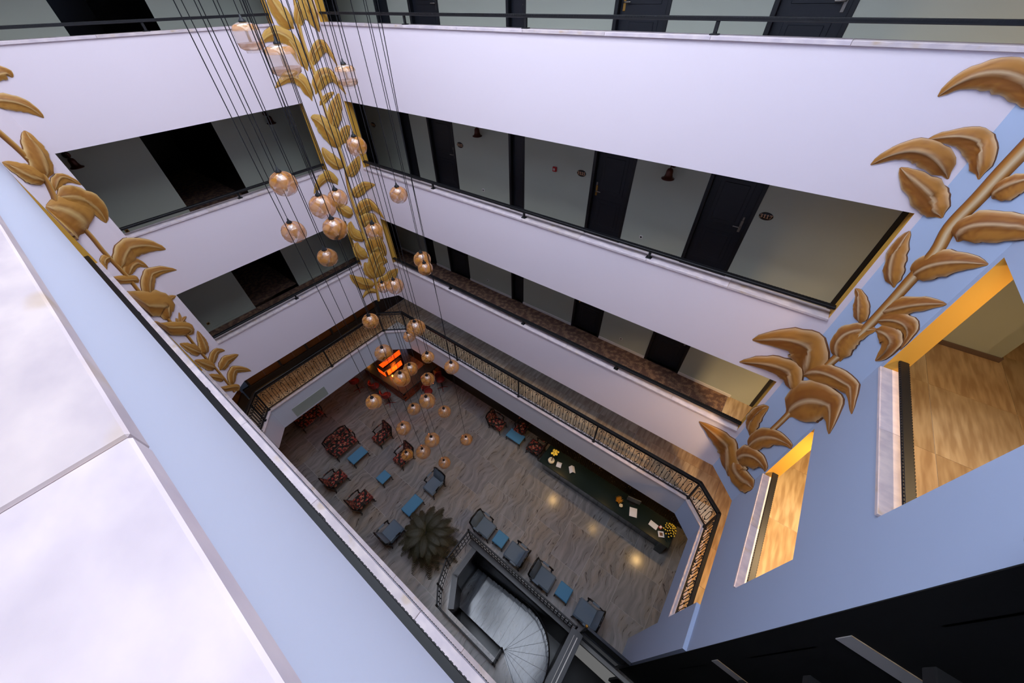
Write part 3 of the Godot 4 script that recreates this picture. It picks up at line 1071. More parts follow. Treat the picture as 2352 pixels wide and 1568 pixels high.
func stairs(well):
	# inside of the well below the floor
	var st = mb()
	for i in WELL.size() - 1:
		var a = WELL[i]
		var b = WELL[i + 1]
		quad(st, Vector3(a.x, -3.4, a.y), Vector3(b.x, -3.4, b.y), Vector3(b.x, -0.006, b.y), Vector3(a.x, -0.006, a.y))
	quad(st, Vector3(11.85, -3.4, 4.17), Vector3(7.38, -3.4, 4.17), Vector3(7.38, -0.006, 4.17), Vector3(11.85, -0.006, 4.17))
	quad(st, Vector3(11.85, -3.4, 6.7), Vector3(11.85, -3.4, 4.17), Vector3(11.85, -0.006, 4.17), Vector3(11.85, -0.006, 6.7))
	box(st, Vector3(7.3, -3.5, 4.1), Vector3(14.7, -3.4, 6.9))
	struct("wall_stair_well", st, M.dark_wood)
	st = mb()
	for i in 4:
		var ring = [Vector2(7.38, 4.17), Vector2(7.38, 5.25), Vector2(7.95, 6.07)]
		if i < 2:
			var a = ring[i]
			var b = ring[i + 1]
			var n = (b - a).normalized()
			n = Vector2(n.y, -n.x)
			prism(st, [a, b, b + n * 0.2, a + n * 0.2], -0.19, 0.05)
	box(st, Vector3(7.2, -0.19, 3.95), Vector3(11.75, 0.05, 4.17), 0.01)
	struct("trim_stair_kerb", st, M.kerb)
	# winding marble steps round the newel, then a straight flight
	var t = thing("marble_stairs", "pale polished marble stairs winding down into the dark well beside the lift", "stairs", Transform3D())
	var c = Vector2(10.04, 5.74)
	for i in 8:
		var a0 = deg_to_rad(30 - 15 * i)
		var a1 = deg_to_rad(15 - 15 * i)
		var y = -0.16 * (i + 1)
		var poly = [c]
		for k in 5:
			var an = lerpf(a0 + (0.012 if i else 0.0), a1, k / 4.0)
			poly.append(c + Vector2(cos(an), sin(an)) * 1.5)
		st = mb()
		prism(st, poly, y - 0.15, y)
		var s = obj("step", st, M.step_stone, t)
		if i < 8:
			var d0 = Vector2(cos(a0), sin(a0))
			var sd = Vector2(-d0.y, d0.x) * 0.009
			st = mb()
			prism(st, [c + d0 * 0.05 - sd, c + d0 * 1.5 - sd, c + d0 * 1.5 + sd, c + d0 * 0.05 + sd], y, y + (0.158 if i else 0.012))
			obj("shade_strip", st, M.iron, s)  # thin dark box standing in for the shadow line at the step edge
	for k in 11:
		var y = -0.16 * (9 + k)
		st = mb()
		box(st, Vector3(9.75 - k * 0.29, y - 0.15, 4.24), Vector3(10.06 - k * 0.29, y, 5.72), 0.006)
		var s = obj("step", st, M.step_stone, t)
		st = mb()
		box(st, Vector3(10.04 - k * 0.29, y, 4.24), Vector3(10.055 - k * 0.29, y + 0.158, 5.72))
		obj("shade_strip", st, M.iron, s)  # the same added dark shadow line along each straight tread
	# landing before the first step
	st = mb()
	prism(st, [Vector2(10.04, 5.74), Vector2(11.36, 6.51), Vector2(11.3, 6.6), Vector2(10.0, 6.6)], -0.1, -0.012)
	struct("floor_landing", st, M.step_stone)
	# railings round the well
	var edge = [Vector2(7.1, 6.0)]
	var pts = [Vector2(11.64, 4.03), Vector2(7.14, 3.97), Vector2(7.12, 5.1), Vector2(7.42, 5.8), Vector2(7.8, 6.23), Vector2(10.1, 6.22), Vector2(10.1, 5.8)]
	var words = ["long iron stair railing behind the row of grey armchairs", "iron stair railing on the short side next to the palm", "iron stair railing on the first slanted side beyond the palm", "iron stair railing on the second slanted side beyond the palm", "thin iron stair railing above the bright floor strip near the wall", "short iron stair railing ending at the newel of the winding steps"]
	for i in 6:
		var p0 = pts[i]
		var p1 = pts[i + 1]
		var w = p0.distance_to(p1)
		var r = thing("stair_railing", words[i], "railing", side(p0, p1))
		var y0 = 0.05 if i < 4 else 0.0
		for h in [[0.9, 0.025], [0.8, 0.012], [0.45, 0.012], [0.1, 0.012]]:
			st = mb()
			box(st, Vector3(0, y0 + h[0] - h[1], -h[1]), Vector3(w, y0 + h[0] + h[1], h[1]), 0.004)
			obj("handrail" if h[0] > 0.85 else "rail_bar", st, M.iron, r)
		for e in [0.0, w]:
			st = mb()
			box(st, Vector3(e - 0.025, y0, -0.025), Vector3(e + 0.025, y0 + 0.96, 0.025), 0.006)
			lathe(st, [Vector2(0.0, 0.95), Vector2(0.03, 0.96), Vector2(0.035, 0.99), Vector2(0.02, 1.02), Vector2(0, 1.03)], 10, Vector3(e, y0, 0))
			obj("newel", st, M.iron, r)
		var n = maxi(2, int(w / 0.13))
		for k in n:
			if k == 0:
				continue
			var x = w * k / n
			st = mb()
			tube(st, [Vector3(x, y0 + 0.1, 0), Vector3(x, y0 + 0.8, 0)], 0.008, 5)
			for h in [0.28, 0.62]:
				lathe(st, [Vector2(0, h - 0.035), Vector2(0.021, h), Vector2(0, h + 0.035)], 8, Vector3(x, y0, 0))
			obj("baluster", st, M.iron, r)
	var rr = thing("curved_stair_railing", "curved iron railing following the outer edge of the winding steps", "railing", Transform3D())
	var line = []
	for k in 19:
		var an = deg_to_rad(lerpf(20, -90, k / 18.0))
		line.append(Vector3(c.x + 1.47 * cos(an), -1.28 * k / 18.0 + 0.82, c.y + 1.47 * sin(an)))
	for k in 10:
		line.append(Vector3(10.0 - 0.29 * k, 0.82 - 1.28 - 0.16 * k, 4.27))
	st = mb()
	tube(st, line, 0.022, 8)
	obj("handrail", st, M.iron, rr)
	for k in range(0, line.size()):
		st = mb()
		var low = line[k].y - 0.82 - 0.02
		tube(st, [Vector3(line[k].x, low - 0.06, line[k].z), line[k]], 0.008, 5)
		obj("baluster", st, M.iron, rr)

func lift_enclosure():
	var t = thing("lift_enclosure", "dark glass and steel lift enclosure standing beside the winding stairs", "lift enclosure", Transform3D())
	var st = mb()
	box(st, Vector3(11.78, 0.0, 4.0), Vector3(13.13, 0.12, 4.06), 0.006)
	box(st, Vector3(11.78, 2.0, 3.99), Vector3(13.13, 2.06, 4.07), 0.006)
	box(st, Vector3(11.78, 0.12, 3.99), Vector3(11.84, 2.0, 4.07), 0.006)
	box(st, Vector3(13.07, 0.12, 3.99), Vector3(13.13, 2.0, 4.07), 0.006)
	box(st, Vector3(11.84, 1.0, 4.0), Vector3(13.07, 1.04, 4.06), 0.006)
	obj("frame", st, M.steel_dark, t)
	st = mb()
	box(st, Vector3(11.84, 0.12, 4.02), Vector3(13.07, 1.0, 4.035))
	obj("lower_glass", st, M.tinted, t)
	st = mb()
	box(st, Vector3(11.84, 1.04, 4.02), Vector3(13.07, 2.0, 4.035))
	obj("upper_glass", st, M.tinted, t)
	st = mb()
	lathe(st, [Vector2(0, 2.06), Vector2(0.04, 2.06), Vector2(0.045, 2.1), Vector2(0.03, 2.13), Vector2(0.015, 2.13), Vector2(0.012, 2.09), Vector2(0, 2.09)], 14, Vector3(11.81, 0, 4.03))
	obj("corner_cap", st, M.brass, t)
	t = thing("lift_parapet", "dark stone parapet with a bright steel strip between the winding stairs and the lift", "parapet", Transform3D())
	st = mb()
	box(st, Vector3(11.54, -3.2, 4.17), Vector3(11.84, 0.98, 6.62), 0.01)
	obj("body", st, M.kerb, t)
	st = mb()
	box(st, Vector3(11.52, 0.98, 4.1), Vector3(11.9, 1.02, 6.62), 0.006)
	obj("coping", st, M.kerb, t)
	st = mb()
	box(st, Vector3(11.755, 1.02, 4.25), Vector3(11.785, 1.035, 6.6), 0.004)
	obj("steel_strip", st, M.steel, t)
	st = mb()
	box(st, Vector3(11.66, 1.02, 4.25), Vector3(11.675, 1.03, 6.6), 0.003)
	obj("steel_strip", st, M.steel, t)

func cushion(st, lo, hi, r, bulge = 0.0):      # a padded block
	box(st, lo, hi, r)
	if bulge > 0:
		box(st, Vector3(lo.x + r, hi.y - 0.002, lo.z + r), Vector3(hi.x - r, hi.y + bulge, hi.z - r), bulge * 0.9)

func armchair(label, at, turn, pad, w = 0.66, called = "armchair", group = ""):
	# front faces +z; 0.74 deep, back about 1 m tall
	var t = thing(called, label, "armchair" if called == "armchair" else "sofa", Transform3D(Basis(Vector3(0, 1, 0), turn), at), group)
	var h = w * 0.5
	var st = mb()
	box(st, Vector3(-h + 0.05, 0.27, -0.3), Vector3(h - 0.05, 0.33, 0.34), 0.02)
	obj("seat_rail", st, M.dark_wood, t)
	st = mb()
	cushion(st, Vector3(-h + 0.04, 0.33, -0.27), Vector3(h - 0.04, 0.43, 0.37), 0.03, 0.025)
	obj("seat", st, pad, t)
	# back: a shield with a curved crest, leaning backwards
	var lean = 0.16
	var crest = []
	var n = 13
	for k in n:
		var f = k / float(n - 1)
		crest.append(Vector2(lerpf(-h + 0.03, h - 0.03, f), 0.88 + 0.11 * sin(PI * f) - 0.03 * cos(TAU * 2 * f)))
	st = mb()
	for face in [1.0, -1.0]:
		for k in n - 1:
			var a = crest[k]
			var b = crest[k + 1]
			var rows = 5
			for j in rows:
				var p = func(v, g):
					var yy = lerpf(0.42, v.y - 0.03, g)
					var belly = 0.035 * sin(PI * g) * (1.0 - pow(absf(v.x) / h, 2))
					return Vector3(v.x * 0.95, yy, -0.27 - lean * g + face * (0.03 + belly))
				var q = [p.call(a, j / float(rows)), p.call(b, j / float(rows)), p.call(b, (j + 1) / float(rows)), p.call(a, (j + 1) / float(rows))]
				if face < 0:
					q.reverse()
				quad(st, q[0], q[1], q[2], q[3])
	obj("back_cushion", st, pad, t)
	st = mb()
	var rim = [Vector3(-h + 0.02, 0.3, -0.27)]
	for v in crest:
		rim.append(Vector3(v.x * 1.02, v.y, -0.27 - lean))
	rim.append(Vector3(h - 0.02, 0.3, -0.27))
	tube(st, rim, 0.026, 8)
	obj("back_frame", st, M.dark_wood, t)
	for s in [-1.0, 1.0]:
		st = mb()
		tube(st, [Vector3(s * (h - 0.01), 0.66, -0.36), Vector3(s * (h + 0.01), 0.67, -0.15), Vector3(s * (h + 0.02), 0.64, 0.06), Vector3(s * (h + 0.015), 0.6, 0.16), Vector3(s * h, 0.5, 0.12), Vector3(s * (h - 0.03), 0.33, 0.14)], [0.022, 0.026, 0.03, 0.032, 0.026, 0.026], 8)
		var arm = obj("arm", st, M.dark_wood, t)
		st = mb()
		box(st, Vector3(s * h - 0.028, 0.665, -0.25), Vector3(s * h + 0.04, 0.70, 0.0), 0.014)
		obj("arm_pad", st, pad, arm)
		for z in [0.3, -0.27]:
			st = mb()
			var d = 1.0 if z > 0 else -1.0
			tube(st, [Vector3(s * (h - 0.07), 0.3, z), Vector3(s * (h - 0.045), 0.2, z + d * 0.035), Vector3(s * (h - 0.07), 0.08, z + d * 0.01), Vector3(s * (h - 0.045), 0.012, z + d * 0.05), Vector3(s * (h - 0.03), 0.006, z + d * 0.08)], [0.032, 0.03, 0.018, 0.018, 0.014], 7)
			obj("leg", st, M.dark_wood, t)
	return t

func low_table(label, at, sx, sz):
	var t = thing("low_table", label, "table", Transform3D(Basis(), at), "low blue padded tables")
	var st = mb()
	cushion(st, Vector3(-sx, 0.34, -sz), Vector3(sx, 0.40, sz), 0.018, 0.008)
	obj("padded_top", st, M.blue_pad, t)
	st = mb()
	box(st, Vector3(-sx + 0.02, 0.28, -sz + 0.02), Vector3(sx - 0.02, 0.34, sz - 0.02), 0.01)
	obj("apron", st, M.dark_wood, t)
	for a in [-1.0, 1.0]:
		for b in [-1.0, 1.0]:
			st = mb()
			var p = Vector3(a * (sx - 0.035), 0, b * (sz - 0.035))
			tube(st, [p + Vector3(0, 0.3, 0), p + Vector3(a * 0.02, 0.2, b * 0.02), p + Vector3(0, 0.08, 0), p + Vector3(a * 0.02, 0.012, b * 0.02), p + Vector3(a * 0.04, 0.006, b * 0.04)], [0.026, 0.024, 0.015, 0.016, 0.012], 7)
			obj("leg", st, M.dark_wood, t)
	return t

func seating():
	var fl = "dark floral armchairs in the lobby"
	var gr = "grey blue armchairs in the lobby"
	armchair("dark floral two seat sofa facing the long blue table", Vector3(-0.02, 0, 4.61), PI / 2, M.floral, 1.18, "sofa")
	armchair("dark floral sofa half hidden under the end mezzanine below the air vent", Vector3(-2.6, 0, 4.7), PI / 2, M.floral, 1.2, "sofa")
	armchair("dark floral armchair nearest the sofa, turned with its back to the bar", Vector3(1.06, 0, 3.26), 0, M.floral, 0.68, "armchair", fl)
	armchair("dark floral armchair under the lowest globes, its back to the bar", Vector3(2.66, 0, 3.36), 0, M.floral, 0.66, "armchair", fl)
	armchair("dark floral armchair by the near wall facing the first floral one", Vector3(1.16, 0, 5.72), PI, M.floral, 0.66, "armchair", fl)
	armchair("dark floral armchair by the near wall facing the small square table", Vector3(2.76, 0, 5.62), PI, M.floral, 0.66, "armchair", fl)
	armchair("grey blue armchair standing alone above the palm, below the lowest globe", Vector3(4.65, 0, 3.43), 0, M.grey_pad, 0.66, "armchair", gr)
	armchair("grey blue armchair by the near wall, half covered by the palm fronds", Vector3(4.68, 0, 5.66), PI, M.grey_pad, 0.68, "armchair", gr)
	armchair("grey blue armchair at the railing corner next to the palm", Vector3(7.38, 0, 3.42), PI / 2, M.grey_pad, 0.66, "armchair", gr)
	armchair("grey blue armchair turned towards the first square table behind the stair railing", Vector3(8.88, 0, 3.45), -PI / 2, M.grey_pad, 0.68, "armchair", gr)
	armchair("grey blue armchair in the middle of the stair railing row, back to the palm", Vector3(10.07, 0, 3.46), PI / 2, M.grey_pad, 0.66, "armchair", gr)
	armchair("grey blue armchair next to the corner of the lift enclosure", Vector3(11.75, 0, 3.45), -PI / 2, M.grey_pad, 0.68, "armchair", gr)
	armchair("dark floral armchair with an orange lit back beside the blue table at the desk wall", Vector3(4.93, 0, -0.42), PI / 2, M.floral, 0.62, "armchair", fl)
	armchair("dark floral armchair touching the end of the reception desk", Vector3(7.12, 0, -0.45), -PI / 2, M.floral, 0.66, "armchair", fl)
	armchair("dark floral armchair mostly hidden behind the blue table at the desk wall", Vector3(6.02, 0, -0.98 + 0.06), 0, M.floral, 0.6, "armchair", fl)
	low_table("long low blue padded table in front of the floral sofa", Vector3(0.96, 0, 4.52), 0.24, 0.38)
	low_table("small square blue padded table between four floral armchairs", Vector3(2.69, 0, 4.47), 0.22, 0.235)
	low_table("long low blue padded table half hidden under the palm", Vector3(4.54, 0, 4.52), 0.24, 0.38)
	low_table("square blue padded table between the first two grey armchairs of the railing row", Vector3(8.12, 0, 3.39), 0.235, 0.235)
	low_table("square blue padded table between the last two grey armchairs of the railing row", Vector3(10.85, 0, 3.38), 0.235, 0.235)
	low_table("long blue padded table between the floral armchairs short of the reception desk", Vector3(6.03, 0, -0.38), 0.39, 0.24)

func plant():
	var at = Vector3(6.05, 0, 4.98)
	var t = thing("potted_palm", "large dark potted palm with drooping feathery fronds beside the stair well", "plant", Transform3D(Basis(), at))
	var st = mb()
	lathe(st, [Vector2(0, 0), Vector2(0.2, 0), Vector2(0.24, 0.1), Vector2(0.3, 0.42), Vector2(0.32, 0.46), Vector2(0.28, 0.46), Vector2(0.27, 0.4), Vector2(0, 0.4)], 24)
	obj("pot", st, M.pot, t)
	st = mb()
	tube(st, [Vector3(0, 0.38, 0), Vector3(0.02, 0.8, 0.01), Vector3(0.0, 1.25, 0)], [0.09, 0.07, 0.05], 10)
	obj("trunk", st, M.soil, t)
	rng.seed = 77
	for k in 40:
		var az = k * 2.39996
		var lift = lerpf(1.25, -0.15, k / 39.0) + rng.randf_range(-0.1, 0.1)
		var len = lerpf(0.8, 1.3, k / 39.0) * rng.randf_range(0.85, 1.05)
		var path = []
		var dir = Vector3(cos(az), 0, sin(az))
		for j in 11:
			var f = j / 10.0
			path.append(Vector3(0, 1.2 - 0.3 * k / 39.0, 0) + dir * (len * (f * cos(lift * (1 - f)))) + Vector3(0, len * (f * sin(lift) - 0.75 * f * f), 0))
		st = mb()
		tube(st, path, [0.014, 0.013, 0.012, 0.011, 0.01, 0.009, 0.008, 0.007, 0.006, 0.005, 0.004], 4)
		for j in 27:
			var f = (j + 2.0) / 29.0
			var i0 = mini(int(f * 10), 9)
			var p = path[i0].lerp(path[i0 + 1], f * 10 - i0)
			var fw = (path[i0 + 1] - path[i0]).normalized()
			var sd = fw.cross(Vector3(0, 1, 0)).normalized()
			var ll = 0.2 * sin(PI * clampf(f * 0.86 + 0.12, 0, 1)) + 0.03
			for s in [-1.0, 1.0]:
				var tip = p + (sd * s * 0.9 + fw * 0.5 + Vector3(0, -0.18, 0)) * ll
				var m = (p + tip) * 0.5 + Vector3(0, 0.012, 0)
				var wv = fw * 0.017
				tri(st, p - wv, m + wv, p + wv)
				tri(st, p - wv, m - wv, m + wv)
				tri(st, m - wv, tip, m + wv)
		obj("frond", st, M.frond, t)

func reception():
	var t = thing("reception_desk", "long dark green marble reception desk under the long mezzanine edge", "desk", Transform3D())
	var st = mb()
	box(st, Vector3(7.72, 1.0, -0.62), Vector3(13.12, 1.05, 0.28), 0.008)
	obj("counter_top", st, M.green_marble, t)
	for k in 6:
		st = mb()
		var xf = Transform3D(Basis(Vector3(1, 0, 0), 0.205), Vector3(7.82 + k * 0.87, 0.02, 0.0))
		box(st, Vector3(0, 0, -0.03), Vector3(0.866, 1.0, 0.03), 0.006, xf)
		obj("front_panel", st, M.green_marble, t)
	st = mb()
	box(st, Vector3(7.95, 0, -0.6), Vector3(12.9, 1.0, -0.06))
	box(st, Vector3(7.98, 0, -0.06), Vector3(12.82, 0.05, 0.02))
	obj("body", st, M.dark_wood, t)
	st = mb()
	box(st, Vector3(12.82, 0, -0.6), Vector3(13.08, 1.0, 0.2), 0.006)
	obj("end_panel", st, M.green_marble, t)
	# slatted wall with small brass studs
	var w = thing("slatted_wall", "dark brown slatted wall with tiny bright studs behind the reception desk", "wall panel", Transform3D())
	for k in 76:
		st = mb()
		box(st, Vector3(7.5 + k * 0.08, 0.05, -1.15), Vector3(7.5 + k * 0.08 + 0.055, 2.9, -1.12), 0.004)
		obj("slat", st, M.slat_wood, w)
	rng.seed = 9
	for k in 90:
		st = mb()
		var c = Vector3(7.53 + 0.08 * rng.randi_range(0, 75), rng.randf_range(0.25, 1.5), -1.115)
		lathe(st, [Vector2(0, -0.014), Vector2(0.013, 0), Vector2(0, 0.014)], 8, c)
		obj("stud", st, M.stud, w)
	var y = 1.05
	vase(Vector3(8.15, y, 0.0), "round beige vase with yellow flowers at the far end of the reception desk")
	paper(Vector3(8.5, y, -0.02), 0.2, 0.28, 0.25, "white folded card standing beside the round vase on the desk", true)
	paper(Vector3(8.98, y, -0.16), 0.28, 0.2, -0.9, "grey white card stand further along the desk from the round vase", true)
	t = thing("monitor", "dark screen with a grey top edge behind the white sheet on the desk", "monitor", Transform3D(Basis(Vector3(0, 1, 0), 0.2), Vector3(11.5, y, -0.42)))
	st = mb()
	box(st, Vector3(-0.24, 0.1, -0.02), Vector3(0.24, 0.4, 0.015), 0.006)
	obj("screen", st, M.monitor_grey, t)
	st = mb()
	box(st, Vector3(-0.03, 0.01, -0.03), Vector3(0.03, 0.12, 0.0))
	box(st, Vector3(-0.12, 0, -0.1), Vector3(0.12, 0.012, 0.08), 0.004)
	obj("stand", st, M.black, t)
	paper(Vector3(11.66, y, -0.12), 0.27, 0.33, 0.35, "bright white sheet lying on the reception desk before the screen", false)
	paper(Vector3(12.42, y, -0.14), 0.3, 0.2, -0.12, "pale notepad lying on the desk near the yellow bouquet", false)
	t = thing("card_holder", "small orange red box on the desk between notepad and framed card", "box", Transform3D(Basis(Vector3(0, 1, 0), -0.4), Vector3(12.65, y, -0.2)))
	st = mb()
	box(st, Vector3(-0.05, 0, -0.06), Vector3(0.05, 0.06, 0.06), 0.008)
	obj("box", st, mat(Color(0.75, 0.25, 0.1), 0.5), t)
	st = mb()
	box(st, Vector3(-0.035, 0.06, -0.045), Vector3(0.035, 0.075, 0.045), 0.003)
	obj("cards", st, M.paper, t)
	t = thing("framed_card", "small framed card lying on the desk beside the yellow bouquet", "frame", Transform3D(Basis(Vector3(0, 1, 0), 0.5), Vector3(12.75, y, 0.0)))
	st = mb()
	box(st, Vector3(-0.1, 0, -0.1), Vector3(0.1, 0.025, 0.1), 0.006)
	obj("frame", st, M.paper, t)
	st = mb()
	box(st, Vector3(-0.055, 0.025, -0.055), Vector3(0.055, 0.028, 0.055), 0.001)
	obj("picture", st, M.brown_card, t)
	bouquet(Vector3(12.92, y, -0.18), "bright yellow bouquet in a dark vase at the near end of the reception desk", 34, 0.22, M.yellow)
	t = thing("gold_leaf_ornament", "spiky golden leaf ornament with a white blossom on the middle of the desk", "ornament", Transform3D(Basis(), Vector3(11.05, y, -0.15)))
	st = mb()
	lathe(st, [Vector2(0, 0), Vector2(0.07, 0), Vector2(0.09, 0.05), Vector2(0.06, 0.1), Vector2(0, 0.1)], 14)
	obj("bowl", st, M.dark_wood, t)
	rng.seed = 14
	for k in 16:
		st = mb()
		var az = k * 2.4
		var d = Vector3(cos(az), 0.5 + 0.5 * rng.randf(), sin(az)).normalized()
		var sd = d.cross(Vector3(0, 1, 0)).normalized() * 0.02
		var b = Vector3(0, 0.09, 0)
		tri(st, b, b + d * 0.1 + sd, b + d * 0.2)
		tri(st, b, b + d * 0.2, b + d * 0.1 - sd)
		tri(st, b, b + d * 0.1 + sd + Vector3(0, -0.006, 0), b + d * 0.2)
		obj("leaf", st, M.gold_leaf, t)
	for k in 6:
		st = mb()
		lathe(st, [Vector2(0, -0.03), Vector2(0.035, -0.01), Vector2(0.03, 0.02), Vector2(0, 0.03)], 10, Vector3(0.14 + 0.04 * cos(k * 1.05), 0.1 + 0.012 * (k % 2), 0.12 + 0.04 * sin(k * 1.05)))
		obj("petal", st, M.cream, t)
	# clerk's chair: black, seen behind the desk
	t = thing("office_chair", "black slat backed office chair behind the reception desk screen", "chair", Transform3D(Basis(Vector3(0, 1, 0), 0.15), Vector3(11.3, 0, -0.86)))
	st = mb()
	box(st, Vector3(-0.2, 0.42, -0.1), Vector3(0.2, 0.48, 0.18), 0.02)
	obj("seat", st, M.black, t)
	for k in 6:
		st = mb()
		box(st, Vector3(-0.2 + k * 0.075, 0.48, -0.13), Vector3(-0.2 + k * 0.075 + 0.03, 1.02, -0.105), 0.006)
		obj("back_slat", st, M.black, t)
	for a in [-1, 1]:
		for b in [-0.1, 0.16]:
			st = mb()
			tube(st, [Vector3(a * 0.17, 0.42, b), Vector3(a * 0.19, 0.0, b)], 0.016, 6)
			obj("leg", st, M.black, t)
	for p in [[8.4, 2.2], [10.6, 1.0], [12.75, 3.0]]:
		lamp(Vector3(p[0], SLAB - 0.035, -0.25), Color(1.0, 0.8, 0.5), p[1] * 0.45, {8.4: "small round warm light under the slab over the round vase", 10.6: "small round warm light under the slab over the middle of the desk", 12.75: "small round warm light under the slab over the yellow bouquet"}[p[0]], 0.05)

func paper(at, sx, sz, turn, label, folded):
	var t = thing("desk_card" if folded else "paper_sheet", label, "card" if folded else "paper", Transform3D(Basis(Vector3(0, 1, 0), turn), at))
	var st = mb()
	if folded:
		box(st, Vector3(-sx * 0.5, 0, -0.004), Vector3(sx * 0.5, 0.16, 0.004), 0.001, Transform3D(Basis(Vector3(1, 0, 0), -0.75), Vector3(0, 0.004, 0.06)))
		obj("front_leaf", st, M.paper, t)
		st = mb()
		box(st, Vector3(-sx * 0.5, 0, -0.004), Vector3(sx * 0.5, 0.16, 0.004), 0.001, Transform3D(Basis(Vector3(1, 0, 0), 0.75), Vector3(0, 0.004, -0.165)))
		obj("back_leaf", st, M.paper, t)
	else:
		box(st, Vector3(-sx * 0.5, 0, -sz * 0.5), Vector3(sx * 0.5, 0.008, sz * 0.5), 0.001)
		obj("sheet", st, M.paper, t)

func vase(at, label):
	var t = thing("flower_vase", label, "vase", Transform3D(Basis(), at))
	var st = mb()
	lathe(st, [Vector2(0, 0), Vector2(0.09, 0), Vector2(0.13, 0.05), Vector2(0.14, 0.1), Vector2(0.125, 0.15), Vector2(0.1, 0.17), Vector2(0.085, 0.16), Vector2(0.08, 0.1), Vector2(0, 0.08)], 24)
	obj("bowl", st, M.cream, t)
	st = mb()
	tube(st, [Vector3(0, 0.1, 0), Vector3(0.01, 0.3, -0.06), Vector3(0.03, 0.5, -0.16)], 0.012, 6)
	tube(st, [Vector3(0.01, 0.1, 0.01), Vector3(0.03, 0.3, -0.03), Vector3(0.06, 0.45, -0.1)], 0.01, 6)
	obj("stem", st, M.copper, t)
	rng.seed = 5
	for k in 14:
		st = mb()
		var c = Vector3(0.03, 0.52, -0.17) + Vector3(rng.randf_range(-1, 1), rng.randf_range(-0.4, 0.5), rng.randf_range(-1, 1)) * 0.11
		lathe(st, [Vector2(0, -0.03), Vector2(0.04, -0.005), Vector2(0.048, 0.025), Vector2(0.02, 0.02), Vector2(0, 0.015)], 9, c)
		obj("blossom", st, M.yellow, t)

func bouquet(at, label, n, r, m):
	var t = thing("bouquet", label, "flowers", Transform3D(Basis(), at))
	var st = mb()
	lathe(st, [Vector2(0, 0), Vector2(0.06, 0), Vector2(0.08, 0.1), Vector2(0.05, 0.2), Vector2(0.06, 0.24), Vector2(0, 0.22)], 16)
	obj("vase", st, M.dark_wood, t)
	rng.seed = 6
	for k in n:
		var az = k * 2.39996
		var f = sqrt((k + 0.5) / n)
		var c = Vector3(cos(az) * r * f, 0.5 - 0.2 * f * f + rng.randf_range(-0.03, 0.03), sin(az) * r * f * 1.1)
		st = mb()
		tube(st, [Vector3(0, 0.2, 0), c * Vector3(0.5, 0.8, 0.5), c], 0.004, 4)
		var stem = obj("stem", st, M.frond, t)
		st = mb()
		lathe(st, [Vector2(0, -0.02), Vector2(0.022, -0.005), Vector2(0.026, 0.012), Vector2(0, 0.02)], 8, c)
		obj("blossom", st, m, stem)

